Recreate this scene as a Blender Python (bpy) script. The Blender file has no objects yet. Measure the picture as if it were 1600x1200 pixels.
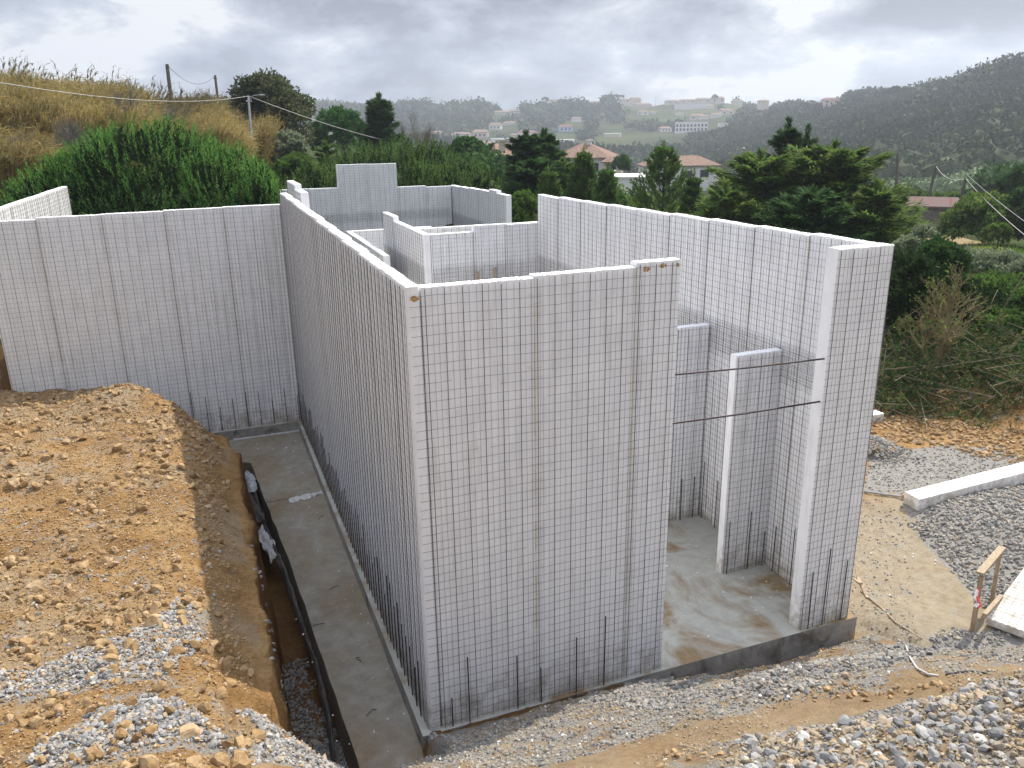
import bpy, math, random
import numpy as np
from mathutils import Vector, Matrix, Euler

R_ = math.radians
sc = bpy.context.scene
COL = sc.collection
rng = np.random.default_rng(7)
random.seed(7)

# ------------------------------------------------------------------ camera
F, YAW, PITCH, ROLL = 1284.07, 0.3626, 0.3111, -0.0152
CAM = np.array([-1.8531, -7.7663, 6.7953])
_fw = np.array([math.sin(YAW)*math.cos(PITCH), math.cos(YAW)*math.cos(PITCH), -math.sin(PITCH)])
_rt = np.array([math.cos(YAW), -math.sin(YAW), 0.0]); _up = np.cross(_rt, _fw)
RT = math.cos(ROLL)*_rt + math.sin(ROLL)*_up
UP = -math.sin(ROLL)*_rt + math.cos(ROLL)*_up
FW = _fw
cd = bpy.data.cameras.new('camera'); cam = bpy.data.objects.new('camera', cd); COL.objects.link(cam)
cam.matrix_world = Matrix(((RT[0], UP[0], -FW[0], CAM[0]), (RT[1], UP[1], -FW[1], CAM[1]),
                           (RT[2], UP[2], -FW[2], CAM[2]), (0, 0, 0, 1)))
cd.sensor_width = 36; cd.lens = F/1600*36; cd.clip_start = 0.1; cd.clip_end = 20000
sc.camera = cam

def P(px, py, d):                      # a point seen at (px, py) of the 1600 px photo, d metres deep
    return CAM + d*(FW + RT*((px-800)/F) - UP*((py-600)/F))

# ------------------------------------------------------------------ light
SUNV = Vector((0.70, 0.38, 1.0)).normalized()        # towards the sun
sd = bpy.data.lights.new('sun', 'SUN'); sd.energy = 5.0; sd.angle = R_(0.7); sd.color = (1.0, 0.92, 0.79)
sun = bpy.data.objects.new('sun', sd); COL.objects.link(sun)
sun.rotation_euler = SUNV.to_track_quat('Z', 'Y').to_euler(); sun.location = (10, 10, 40)

w = bpy.data.worlds.new('World'); sc.world = w; w.use_nodes = True
nt = w.node_tree; nt.nodes.clear()
def N(t, **k):
    n = nt.nodes.new(t)
    for a, b in k.items(): setattr(n, a, b)
    return n
L = lambda a, b: nt.links.new(a, b)
sky = N('ShaderNodeTexSky', sky_type='NISHITA'); sky.sun_disc = False
sky.sun_elevation = math.asin(SUNV.z); sky.sun_rotation = math.atan2(SUNV.x, SUNV.y); sky.altitude = 80
tc = N('ShaderNodeTexCoord')
mp = N('ShaderNodeMapping'); mp.inputs['Scale'].default_value = (1, 1, 2.3); mp.inputs['Location'].default_value = (0.75, 0.3, 0.42)
L(tc.outputs['Generated'], mp.inputs[0])
n1 = N('ShaderNodeTexNoise'); n1.inputs['Scale'].default_value = 5.2; n1.inputs['Detail'].default_value = 10; n1.inputs['Roughness'].default_value = .57; n1.inputs['Distortion'].default_value = .12
L(mp.outputs[0], n1.inputs[0])
cr = N('ShaderNodeValToRGB'); L(n1.outputs[0], cr.inputs[0])
e = cr.color_ramp.elements
e[0].position = .415; e[0].color = (.14, .16, .215, 1); e[1].position = .59; e[1].color = (.72, .725, .735, 1)
q = e.new(.45); q.color = (.22, .245, .315, 1); q = e.new(.50); q.color = (.33, .36, .43, 1); q = e.new(.55); q.color = (.48, .51, .57, 1)
n2 = N('ShaderNodeTexNoise'); n2.inputs['Scale'].default_value = 1.5; n2.inputs['Detail'].default_value = 4
mp2 = N('ShaderNodeMapping'); mp2.inputs['Scale'].default_value = (1, 1, 2.2); mp2.inputs['Location'].default_value = (3.1, 5.2, 1)
L(tc.outputs['Generated'], mp2.inputs[0]); L(mp2.outputs[0], n2.inputs[0])
rg = N('ShaderNodeValToRGB'); L(n2.outputs[0], rg.inputs[0]); rg.color_ramp.elements[0].position = .56; rg.color_ramp.elements[1].position = .75
rg.color_ramp.elements[1].color = (.4, .4, .4, 1)
skm = N('ShaderNodeVectorMath', operation='SCALE'); skm.inputs['Scale'].default_value = .12; L(sky.outputs[0], skm.inputs[0])
mx = N('ShaderNodeMix', data_type='RGBA'); L(rg.outputs[0], mx.inputs[0]); L(cr.outputs[0], mx.inputs[6]); L(skm.outputs[0], mx.inputs[7])
sx_ = N('ShaderNodeSeparateXYZ'); L(tc.outputs['Generated'], sx_.inputs[0])
up = N('ShaderNodeMapRange'); up.inputs[1].default_value = .22; up.inputs[2].default_value = .9; up.inputs[3].default_value = 1; up.inputs[4].default_value = 3.3; L(sx_.outputs[2], up.inputs[0])
br = N('ShaderNodeVectorMath', operation='SCALE'); L(mx.outputs[2], br.inputs[0]); L(up.outputs[0], br.inputs['Scale'])   # the cloud deck is brighter overhead
bg = N('ShaderNodeBackground'); L(br.outputs[0], bg.inputs[0]); bg.inputs[1].default_value = 1.0
wo = N('ShaderNodeOutputWorld'); L(bg.outputs[0], wo.inputs[0])

sc.view_settings.view_transform = 'Standard'; sc.view_settings.look = 'None'
sc.view_settings.exposure = 0.38; sc.view_settings.gamma = 1; sc.view_settings.use_curve_mapping = False

# ------------------------------------------------------------------ materials
def newmat(name):
    m = bpy.data.materials.new(name); m.use_nodes = True; t = m.node_tree; t.nodes.clear()
    b = t.nodes.new('ShaderNodeBsdfPrincipled'); o = t.nodes.new('ShaderNodeOutputMaterial')
    t.links.new(b.outputs[0], o.inputs[0]); return m, t, b, o
def ramp(t, fac, stops):
    r = t.nodes.new('ShaderNodeValToRGB'); t.links.new(fac, r.inputs[0]); el = r.color_ramp.elements
    el[0].position, el[0].color = stops[0][0], (*stops[0][1], 1)
    el[1].position, el[1].color = stops[-1][0], (*stops[-1][1], 1)
    for p, c in stops[1:-1]:
        q = el.new(p); q.color = (*c, 1)
    return r
def noise(t, scale, detail=6, rough=.6, coord='Object', dist=0, stretch=None):
    c = t.nodes.new('ShaderNodeTexCoord'); n = t.nodes.new('ShaderNodeTexNoise')
    n.inputs['Scale'].default_value = scale; n.inputs['Detail'].default_value = detail
    n.inputs['Roughness'].default_value = rough; n.inputs['Distortion'].default_value = dist
    src = c.outputs[coord]
    if stretch:
        m = t.nodes.new('ShaderNodeMapping'); m.inputs['Scale'].default_value = stretch; t.links.new(src, m.inputs[0]); src = m.outputs[0]
    t.links.new(src, n.inputs[0]); return n.outputs[0]
def mixc(t, fac, a, b, mode='MIX'):
    m = t.nodes.new('ShaderNodeMix'); m.data_type = 'RGBA'; m.blend_type = mode
    for i, v in ((0, fac), (6, a), (7, b)):
        if hasattr(v, 'default_value') or hasattr(v, 'is_linked'): t.links.new(v, m.inputs[i])
        elif i == 0: m.inputs[0].default_value = v
        else: m.inputs[i].default_value = (*v, 1)
    return m.outputs[2]
def bump(t, b, h, strength=.5, dist=.02):
    n = t.nodes.new('ShaderNodeBump'); n.inputs['Strength'].default_value = strength; n.inputs['Distance'].default_value = dist
    t.links.new(h, n.inputs['Height']); t.links.new(n.outputs[0], b.inputs['Normal'])
def mat(name, c1, c2=None, scale=5, rough=.85, bmp=0, bscale=None, bdist=.01, metal=0, stretch=None, spec=.3):
    m, t, b, o = newmat(name)
    b.inputs['Roughness'].default_value = rough; b.inputs['Metallic'].default_value = metal
    b.inputs['Specular IOR Level'].default_value = spec
    if c2 is None: c2 = tuple(v*.8 for v in c1)
    r = ramp(t, noise(t, scale, stretch=stretch), [(.32, c2), (.68, c1)]); t.links.new(r.outputs[0], b.inputs['Base Color'])
    if bmp: bump(t, b, noise(t, bscale or scale*4, 8, .65), bmp, bdist)
    return m
def islandmat(name, cols, rough=.8, bmp=.4, bscale=40, trans=0, spec=.25, nscale=None, ncols=None):
    m, t, b, o = newmat(name)
    g = t.nodes.new('ShaderNodeNewGeometry')
    n = len(cols)
    r = ramp(t, g.outputs['Random Per Island'], [(i/(n-1), c) for i, c in enumerate(cols)])
    col = r.outputs[0]
    if nscale:
        r2 = ramp(t, noise(t, nscale, 3), ncols); col = mixc(t, 1, col, r2.outputs[0], 'MULTIPLY')
    t.links.new(col, b.inputs['Base Color']); b.inputs['Roughness'].default_value = rough
    b.inputs['Specular IOR Level'].default_value = spec
    if bmp: bump(t, b, noise(t, bscale, 5), bmp, .01)
    if trans:
        tr = t.nodes.new('ShaderNodeBsdfTranslucent'); t.links.new(col, tr.inputs[0])
        ms = t.nodes.new('ShaderNodeMixShader'); ms.inputs[0].default_value = trans
        t.links.new(b.outputs[0], ms.inputs[1]); t.links.new(tr.outputs[0], ms.inputs[2]); t.links.new(ms.outputs[0], o.inputs[0])
    return m

# soil with per-vertex zones: grey (gravel dust), dark (trench and wall feet), green
def soilmat():
    m, t, b, o = newmat('soil')
    at = t.nodes.new('ShaderNodeAttribute'); at.attribute_name = 'zone'
    sp = t.nodes.new('ShaderNodeSeparateColor'); t.links.new(at.outputs['Color'], sp.inputs[0])
    r1 = ramp(t, noise(t, 1.3, 8, .65), [(.3, (.23, .13, .050)), (.5, (.35, .21, .088)), (.7, (.46, .31, .145))])
    r1b = ramp(t, noise(t, 22, 8, .7), [(.3, (.50, .46, .42)), (.5, (.88, .87, .86)), (.72, (1.12, 1.12, 1.12))])
    c = mixc(t, 1, r1.outputs[0], r1b.outputs[0], 'MULTIPLY')
    r2 = ramp(t, noise(t, 55, 6, .75), [(.3, (.12, .115, .105)), (.5, (.27, .26, .24)), (.7, (.46, .44, .41))])
    # soften zone border with noise
    ad = t.nodes.new('ShaderNodeMath'); ad.operation = 'ADD'; ad.use_clamp = False
    t.links.new(sp.outputs[0], ad.inputs[0]); nz = noise(t, 3.5, 8, .7); sb = t.nodes.new('ShaderNodeMath'); sb.operation = 'MULTIPLY_ADD'
    t.links.new(nz, sb.inputs[0]); sb.inputs[1].default_value = 1.5; sb.inputs[2].default_value = -.75; t.links.new(sb.outputs[0], ad.inputs[1])
    rr = ramp(t, ad.outputs[0], [(.38, (0, 0, 0)), (.62, (1, 1, 1))])
    c = mixc(t, rr.outputs[0], c, r2.outputs[0])
    dk = mixc(t, 1, c, (.42, .33, .28), 'MULTIPLY'); c = mixc(t, sp.outputs[1], c, dk)
    pl = ramp(t, noise(t, 7, 8, .7), [(.3, (.24, .20, .145)), (.5, (.33, .285, .21)), (.7, (.40, .35, .27))]); c = mixc(t, at.outputs['Alpha'], c, pl.outputs[0]); c = mixc(t, rr.outputs[0], c, r2.outputs[0])
    r3 = ramp(t, noise(t, 4, 8, .7), [(.3, (.07, .10, .025)), (.7, (.17, .20, .06))]); c = mixc(t, sp.outputs[2], c, r3.outputs[0])
    t.links.new(c, b.inputs['Base Color']); b.inputs['Roughness'].default_value = .95; b.inputs['Specular IOR Level'].default_value = .15
    mm = t.nodes.new('ShaderNodeMath'); mm.operation = 'ADD'; t.links.new(noise(t, 9, 9, .72), mm.inputs[0]); t.links.new(noise(t, 45, 6, .7), mm.inputs[1])
    bump(t, b, mm.outputs[0], 1.0, .035); return m
SOIL = soilmat()
def fieldmat():
    m, t, b, o = newmat('hill_ground')
    r1 = ramp(t, noise(t, .012, 8, .6), [(.36, (.030, .042, .016)), (.5, (.055, .070, .025)), (.58, (.075, .095, .032)), (.68, (.11, .10, .05))])
    r2 = ramp(t, noise(t, .35, 6, .7), [(.3, (.45, .45, .45)), (.7, (1.15, 1.15, 1.15))])
    c = mixc(t, 1, r1.outputs[0], r2.outputs[0], 'MULTIPLY')
    t.links.new(c, b.inputs['Base Color']); b.inputs['Roughness'].default_value = 1; b.inputs['Specular IOR Level'].default_value = .05
    bump(t, b, noise(t, .4, 6, .7), 1, .8); return m
FIELD = fieldmat()
def foammat():
    m, t, b, o = newmat('foam')
    r = ramp(t, noise(t, 3, 5, .6), [(.3, (.76, .76, .78)), (.7, (.85, .85, .865))])
    st = ramp(t, noise(t, 9, 8, .72), [(.62, (1, 1, 1)), (.70, (.93, .90, .84)), (.80, (.70, .55, .38))]); c = mixc(t, 1, r.outputs[0], st.outputs[0], 'MULTIPLY')
    dr = ramp(t, noise(t, 2.2, 6, .7, stretch=(4, 4, .5)), [(.52, (1, 1, 1)), (.70, (.86, .85, .82))]); c = mixc(t, 1, c, dr.outputs[0], 'MULTIPLY')      # dust runs
    tc_ = t.nodes.new('ShaderNodeTexCoord'); sp = t.nodes.new('ShaderNodeSeparateXYZ'); t.links.new(tc_.outputs['Object'], sp.inputs[0])
    mr = t.nodes.new('ShaderNodeMapRange'); mr.inputs[1].default_value = .75; mr.inputs[2].default_value = 0; mr.inputs[3].default_value = 0; mr.inputs[4].default_value = .30; t.links.new(sp.outputs[2], mr.inputs[0])
    ad = t.nodes.new('ShaderNodeMath'); ad.operation = 'ADD'; t.links.new(mr.outputs[0], ad.inputs[0]); t.links.new(noise(t, 5, 9, .75), ad.inputs[1])
    mk = ramp(t, ad.outputs[0], [(.62, (0, 0, 0)), (.86, (.75, .75, .75))]); c = mixc(t, mk.outputs[0], c, (.33, .29, .23))                              # mud splashed on the foot
    t.links.new(c, b.inputs['Base Color']); b.inputs['Roughness'].default_value = .8; b.inputs['Specular IOR Level'].default_value = .2
    h = t.nodes.new('ShaderNodeMath'); h.operation = 'ADD'; t.links.new(noise(t, 120, 2, .5), h.inputs[0]); t.links.new(noise(t, 12, 4, .6), h.inputs[1])
    bump(t, b, h.outputs[0], .4, .004); return m
FOAM = foammat()
STEEL = mat('galvanised_wire', (.16, .155, .16), (.07, .065, .065), 30, .55, metal=.5)
REBAR = mat('rebar_steel', (.06, .045, .05), (.03, .026, .03), 60, .6, metal=.3)
RUST = mat('rust_stain', (.55, .36, .16), (.30, .16, .06), 40, .95)
SEAM = mat('seam_foam', (.60, .565, .45), (.44, .40, .30), 18, .9, .5, 60)
def concmat(name, a, bcol, stain, sc1=1.1, lo=.5, hi=.66):
    m, t, b, o = newmat(name)
    r = ramp(t, noise(t, 5, 9, .65), [(.3, bcol), (.7, a)])
    s = ramp(t, noise(t, sc1, 9, .62, dist=.6, stretch=(1, .7, 1)), [(lo, (0, 0, 0)), (hi, (1, 1, 1))])
    sc_ = ramp(t, noise(t, 9, 6, .7), [(.3, tuple(v*.6 for v in stain)), (.7, stain)])
    c = mixc(t, s.outputs[0], r.outputs[0], sc_.outputs[0])
    v = ramp(t, noise(t, 60, 4, .6), [(.3, (.82, .82, .82)), (.6, (1.05, 1.05, 1.05))]); c = mixc(t, 1, c, v.outputs[0], 'MULTIPLY')
    t.links.new(c, b.inputs['Base Color']); b.inputs['Roughness'].default_value = .8
    bump(t, b, noise(t, 25, 8, .7), .35, .01); return m
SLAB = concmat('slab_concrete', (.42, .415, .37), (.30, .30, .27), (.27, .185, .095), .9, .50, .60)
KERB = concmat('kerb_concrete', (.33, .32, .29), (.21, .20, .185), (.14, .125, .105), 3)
FOOT = concmat('footing_concrete', (.31, .29, .245), (.19, .175, .145), (.25, .185, .11), .8, .42, .66)
WOOD = mat('weathered_timber', (.42, .34, .25), (.22, .165, .11), 6, .85, .5, 30, stretch=(6, 6, 1))
PLASTIC = mat('black_membrane', (.05, .058, .072), (.11, .09, .065), 3.5, .6, .9, 14, .03, spec=.35)
POLY = mat('clear_plastic_sheet', (.5, .52, .53), (.25, .27, .30), 6, .3, .8, 14, .03, spec=.6)
CABLE = mat('pale_cable', (.55, .54, .52), (.4, .4, .38), 30, .7)
DCABLE = mat('dark_cable', (.06, .06, .06), (.03, .03, .03), 30, .7)
POLEM = mat('timber_pole', (.10, .085, .07), (.05, .04, .035), 4, .9)
LAMPM = mat('lamp_grey_metal', (.35, .36, .37), (.22, .22, .23), 8, .5, metal=.6)
TAPEM = mat('red_tape', (.75, .12, .10), (.75, .12, .10), 8, .5); TAPEW = mat('white_tape', (.8, .8, .8), (.75, .75, .75), 8, .5)
GRAVEL = islandmat('gravel_stone', [(.11, .11, .115), (.22, .218, .215), (.33, .325, .31), (.16, .163, .17), (.44, .43, .405), (.26, .255, .25), (.40, .30, .19), (.19, .19, .19)], .85, .5, 60)
GRAVELD = islandmat('grey_gravel_stone', [(.10, .10, .105), (.19, .187, .18), (.29, .28, .26), (.15, .15, .155), (.37, .34, .29), (.22, .215, .205), (.30, .24, .17)], .85, .5, 60)
DUSTC = islandmat('dusty_crumb', [(.24, .19, .125), (.33, .27, .19), (.40, .34, .25), (.28, .23, .165), (.36, .25, .13)], .95, 1, 40)
CLOD = islandmat('soil_clod', [(.27, .175, .085), (.35, .24, .125), (.42, .30, .17), (.31, .205, .10), (.46, .34, .21)], .95, 1, 30, nscale=14, ncols=[(.3, (.6, .55, .5)), (.6, (1, 1, 1))])
TRUNK = mat('bark', (.13, .10, .075), (.06, .045, .035), 3, .95, .6, 12, .03)
TWIG = mat('bare_twig', (.22, .185, .13), (.11, .09, .065), 3, .95)
TWIGG = mat('grey_twig', (.20, .19, .17), (.10, .095, .09), 3, .95)
def leafm(name, cols, trans=.42, ns=1.2, rough=.75, k=1.55): return islandmat(name, [tuple(v*k for v in c) for c in cols], rough, 0, trans=trans, spec=.08, nscale=ns, ncols=[(.35, (.62, .64, .55)), (.65, (1.2, 1.2, 1.05))])
L_PINE = leafm('pine_needles', [(.022, .065, .012), (.038, .10, .018), (.06, .135, .028), (.03, .08, .02), (.10, .16, .035)], k=2.2)
L_OLDSHADE = leafm('shaded_old_needles', [(.012, .03, .010), (.02, .045, .013), (.03, .055, .016)], k=1.0, trans=.25)  # old needles, darkened further to put crown-interior shade into the colour
L_PINEM = leafm('olive_pine_needles', [(.03, .062, .014), (.05, .095, .022), (.07, .12, .03), (.04, .07, .02)], k=1.75)
L_CYP = leafm('cypress_sprays', [(.018, .042, .014), (.03, .068, .016), (.065, .105, .022), (.10, .115, .03), (.035, .075, .02), (.08, .12, .03)], k=2.0)
L_CYPD = leafm('dark_cypress_sprays', [(.014, .036, .014), (.024, .056, .016), (.04, .085, .02), (.02, .05, .018)])
L_DARK = leafm('dark_olive_leaves', [(.035, .045, .025), (.06, .07, .035), (.09, .10, .055), (.045, .05, .035)])
L_ROUND = leafm('round_tree_leaves', [(.02, .055, .015), (.03, .085, .02), (.045, .11, .025)], ns=.6)
L_GREEN = leafm('bright_leaves', [(.06, .11, .02), (.09, .15, .03), (.13, .19, .045)], k=1.2)
L_GREY = leafm('grey_green_leaves', [(.09, .12, .08), (.14, .17, .12), (.20, .23, .17), (.07, .09, .05)])
L_REED = leafm('dry_reed_blades', [(.34, .24, .09), (.45, .33, .13), (.24, .20, .07), (.38, .26, .13), (.52, .42, .22), (.20, .21, .08), (.50, .42, .26)], .35, .35, .8, .95)
L_REEDB = leafm('brown_reed_blades', [(.12, .10, .06), (.20, .16, .09), (.26, .21, .13), (.10, .10, .05)], .3, .45, .8, 1)
L_SLASH = leafm('cut_branch_foliage', [(.02, .06, .02), (.05, .10, .03), (.10, .14, .05), (.20, .13, .07), (.03, .09, .03), (.02, .05, .02), (.04, .11, .03)], k=1.15)
L_HILL = leafm('hill_foliage', [(.018, .032, .014), (.03, .048, .018), (.045, .062, .025), (.025, .04, .02), (.055, .068, .033)], 0, .02, .8, 1.15)
L_HILLG = leafm('silvery_hill_foliage', [(.07, .10, .055), (.10, .135, .075), (.14, .17, .10)], 0, .02, .8)
L_GRASS = leafm('grass_blades', [(.10, .22, .02), (.15, .30, .03), (.20, .34, .06)], .4, 1, .6, .9)
WHITE = mat('white_render', (.74, .73, .71), (.60, .59, .57), 1.2, .9)
CREAM = mat('cream_render', (.62, .56, .47), (.50, .45, .37), 1.2, .9)
BEIGE = mat('beige_render', (.48, .45, .36), (.36, .34, .27), 1.2, .9)
BLUEW = mat('pale_blue_render', (.42, .56, .74), (.36, .5, .68), 1.2, .9)
PINKW = mat('pink_render', (.62, .48, .42), (.52, .40, .35), 1.2, .9)
STONEW = mat('old_stone', (.20, .18, .155), (.10, .09, .08), 2.5, .95, .8, 8, .05)
TILE = mat('clay_tiles', (.27, .18, .135), (.12, .078, .06), 3.0, .9, .9, 3, .1)
TILER = mat('red_tiles', (.19, .075, .062), (.12, .06, .05), 2.2, .9)
SHEDR = mat('faded_shed_roof', (.17, .075, .065), (.12, .105, .10), .9, .95, .8, 6, .05)
GLASS = mat('window_glass', (.03, .035, .045), (.02, .024, .03), 3, .15, spec=.6)
GREYP = mat('grey_gate', (.16, .17, .19), (.14, .15, .16), 3, .6)

# ------------------------------------------------------------------ helpers
def tag(o, label=None, cat=None, group=None, kind=None):
    if label: o['label'] = label
    if cat: o['category'] = cat
    if group: o['group'] = group
    if kind: o['kind'] = kind
    return o
def empty(name, loc=(0, 0, 0), label=None, cat=None, group=None):
    o = bpy.data.objects.new(name, None); o.location = loc; o.empty_display_size = .2; COL.objects.link(o); return tag(o, label, cat, group)
def npmesh(name, V, Fc, m, parent=None, smooth=False):
    """V (n,3); Fc: (k,3|4) array or list of arrays / list of lists"""
    V = np.asarray(V, dtype=np.float32).reshape(-1, 3)
    me = bpy.data.meshes.new(name); me.vertices.add(len(V))
    q = parent
    while q is not None: V = V-np.array(q.location, dtype=np.float32); q = q.parent
    me.vertices.foreach_set('co', V.ravel())
    if not isinstance(Fc, list): Fc = [Fc]
    if len(Fc) and isinstance(Fc[0], (list, tuple)):
        loops = np.concatenate([np.asarray(f, dtype=np.int32) for f in Fc]); tot = np.array([len(f) for f in Fc], dtype=np.int32)
    else:
        Fc = [np.asarray(f, dtype=np.int32) for f in Fc if len(f)]
        loops = np.concatenate([f.ravel() for f in Fc]); tot = np.concatenate([np.full(len(f), f.shape[1], dtype=np.int32) for f in Fc])
    st = np.concatenate([[0], np.cumsum(tot)[:-1]]).astype(np.int32)
    me.loops.add(len(loops)); me.loops.foreach_set('vertex_index', loops)
    me.polygons.add(len(tot)); me.polygons.foreach_set('loop_start', st)
    me.polygons.foreach_set('use_smooth', np.full(len(tot), smooth, dtype=bool))
    me.update(calc_edges=True); me.materials.append(m)
    o = bpy.data.objects.new(name, me); COL.objects.link(o)
    if parent is not None: o.parent = parent
    return o
class MB:
    def __init__(s): s.v = []; s.f = []; s.n = 0
    def add(s, V, Fs):
        V = np.asarray(V, dtype=float).reshape(-1, 3); n = s.n
        s.v.append(V); s.f += [[i+n for i in f] for f in Fs]; s.n += len(V); return s
    def box(s, a, b, rot=0, piv=None):
        x0, y0, z0 = a; x1, y1, z1 = b
        V = np.array([[x0, y0, z0], [x1, y0, z0], [x1, y1, z0], [x0, y1, z0], [x0, y0, z1], [x1, y0, z1], [x1, y1, z1], [x0, y1, z1]], float)
        if rot:
            p = np.array(piv if piv is not None else ((x0+x1)/2, (y0+y1)/2)); c, sn = math.cos(rot), math.sin(rot)
            q = V[:, :2]-p; V[:, 0] = p[0]+q[:, 0]*c-q[:, 1]*sn; V[:, 1] = p[1]+q[:, 0]*sn+q[:, 1]*c
        return s.add(V, [[3, 2, 1, 0], [4, 5, 6, 7], [0, 1, 5, 4], [1, 2, 6, 5], [2, 3, 7, 6], [3, 0, 4, 7]])
    def tube(s, pts, r, k=6, r2=None):
        pts = [np.array(p, float) for p in pts]; n = len(pts); V = []
        for i, p in enumerate(pts):
            d = pts[min(i+1, n-1)]-pts[max(i-1, 0)]; d /= (np.linalg.norm(d)+1e-9)
            a = np.cross(d, [0, 0, 1.0]) if abs(d[2]) < .9 else np.cross(d, [1.0, 0, 0]); a /= np.linalg.norm(a); b = np.cross(d, a)
            rr = r if r2 is None else r+(r2-r)*i/(n-1)
            V += [p+rr*(math.cos(2*math.pi*j/k)*a+math.sin(2*math.pi*j/k)*b) for j in range(k)]
        Fs = [[i*k+j, i*k+(j+1) % k, (i+1)*k+(j+1) % k, (i+1)*k+j] for i in range(n-1) for j in range(k)]
        Fs += [list(range(k))[::-1], [(n-1)*k+j for j in range(k)]]
        return s.add(V, Fs)
    def build(s, name, m, parent=None, smooth=False): return npmesh(name, np.concatenate(s.v), s.f, m, parent, smooth)

def hash2(ix, iy, s):
    h = (ix.astype(np.int64)*374761393 + iy.astype(np.int64)*668265263 + s*1442695041) & 0x7fffffff
    h = ((h ^ (h >> 13))*1274126177) & 0x7fffffff
    return ((h ^ (h >> 16)) & 0xffff)/65535.0
def vn(x, y, s=0):
    ix = np.floor(x); iy = np.floor(y); fx = x-ix; fy = y-iy; fx = fx*fx*(3-2*fx); fy = fy*fy*(3-2*fy)
    a = hash2(ix, iy, s); b = hash2(ix+1, iy, s); c = hash2(ix, iy+1, s); d = hash2(ix+1, iy+1, s)
    return (a*(1-fx)+b*fx)*(1-fy)+(c*(1-fx)+d*fx)*fy
def fbm(x, y, oct=4, s=0, g=.5):
    t = 0; a = 1; n = 0
    for i in range(oct): t = t+a*(vn(x*2**i+i*17.3, y*2**i-i*9.1, s+i)-.5); n += a; a *= g
    return t/n
ss = lambda a, b, x: (lambda t: t*t*(3-2*t))(np.clip((x-a)/(b-a), 0, 1))

# ------------------------------------------------------------------ terrain
CP = []     # control points seen in the photo: px, py, depth
for c in [(x_, 205, d_) for x_ in (-200, 100, 450, 650, 800, 950, 1050, 1150) for d_ in (1400, 1700)]+[(x_, 200, d_) for x_ in (1250, 1350, 1450, 1550, 1650, 1800) for d_ in (1000, 1600)]+[(-300, 300, 14), (-300, 205, 30), (0, 400, 22), (0, 360, 29), (0, 262, 38), (150, 390, 22), (150, 350, 30), (150, 258, 42), (300, 370, 24), (300, 330, 32), (300, 236, 55), (420, 300, 35), (420, 235, 70),
          (560, 320, 36), (560, 262, 60), (700, 330, 36), (700, 275, 62), (850, 340, 40), (850, 300, 75), (850, 285, 110), (950, 345, 42), (950, 308, 110), (1080, 340, 60), (1080, 289, 150),
          (1250, 430, 32), (1250, 340, 70), (1250, 320, 130), (1420, 362, 62), (1440, 335, 90), (1440, 312, 120), (1560, 400, 40), (1500, 395, 45), (1540, 440, 30), (1450, 560, 25), (1600, 560, 23),
          (1480, 345, 72), (1500, 375, 55), (1530, 388, 46), (1700, 420, 40), (1700, 560, 24), (1900, 520, 26), (1900, 330, 90),
          # valley and far slopes
          (450, 215, 300), (450, 200, 800), (480, 172, 1100), (520, 172, 1150), (0, 215, 300), (0, 180, 1200), (200, 215, 300), (200, 175, 1200),
          (650, 268, 260), (650, 262, 420), (650, 225, 650), (650, 190, 850), (650, 172, 1050), (750, 262, 420), (750, 228, 650), (750, 185, 900), (750, 170, 1050),
          (850, 262, 420), (850, 225, 650), (850, 185, 900), (850, 168, 1050), (950, 270, 400), (950, 232, 600), (950, 190, 850), (950, 160, 1050),
          (1050, 285, 380), (1050, 240, 560), (1050, 190, 850), (1050, 160, 1050), (1140, 300, 330), (1140, 240, 520), (1140, 190, 760), (1140, 161, 1000),
          (1240, 300, 300), (1240, 230, 450), (1240, 180, 620), (1240, 157, 760), (1290, 165, 800), (1350, 300, 240), (1350, 230, 360), (1350, 170, 520), (1350, 142, 620),
          (1450, 305, 200), (1450, 230, 310), (1450, 165, 450), (1450, 138, 560), (1550, 310, 170), (1550, 230, 260), (1550, 150, 400), (1550, 118, 480),
          (1650, 310, 160), (1650, 200, 280), (1650, 105, 430), (1900, 300, 150), (1900, 90, 420), (-300, 160, 1200)]:
    if c[0] > 1190 and c[2] >= 420: c = (c[0], c[1]+(15 if c[1] < 175 else 8), c[2])
    CP.append(P(*c))
CP += [np.array(c, float) for c in [(-9, 13, 3.0), (-3, 13, 2.4), (-5, 18, 2.2), (-1, 18, 1.8), (3, 14, .9), (5, 20, .7), (5, 24, .8), (5, 31, 1.2), (9, 14, .4), (12, 20, .4), (14, 10, .2), (18, 3, -.3), (20, 8, 0), (14, -6, -.2), (22, -8, .4), (-14, 0, 3.6), (-13, -10, 5.6), (0, -14, 6.2), (10, -16, 3.5),
       (-40, -20, 8), (0, -60, 9), (40, -50, 6), (60, 0, 0), (-300, -300, 10), (300, -300, 5), (0, -800, 20), (800, -200, 40), (-900, 0, 40), (1500, -200, 60), (-1500, 300, 60)]]
CP = np.array(CP)
def polar(x, y):
    dx = x-CAM[0]; dy = y-CAM[1]; r = np.hypot(dx, dy)+1e-6; az = np.arctan2(dx, dy)
    return az, np.log(r), r
_az, _lr, _r = polar(CP[:, 0], CP[:, 1]); _e = (CP[:, 2]-CAM[2])/_r
_U = np.stack([np.cos(_az)*4.0, np.sin(_az)*4.0, _lr*.9], 1)
_D = np.linalg.norm(_U[:, None]-_U[None], axis=2)
_A = np.zeros((len(CP)+1, len(CP)+1)); _A[:-1, :-1] = -_D - 1e-3*np.eye(len(CP)); _A[-1, :-1] = 1; _A[:-1, -1] = 1
_W = np.linalg.solve(_A, np.concatenate([_e, [0]]))
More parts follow.
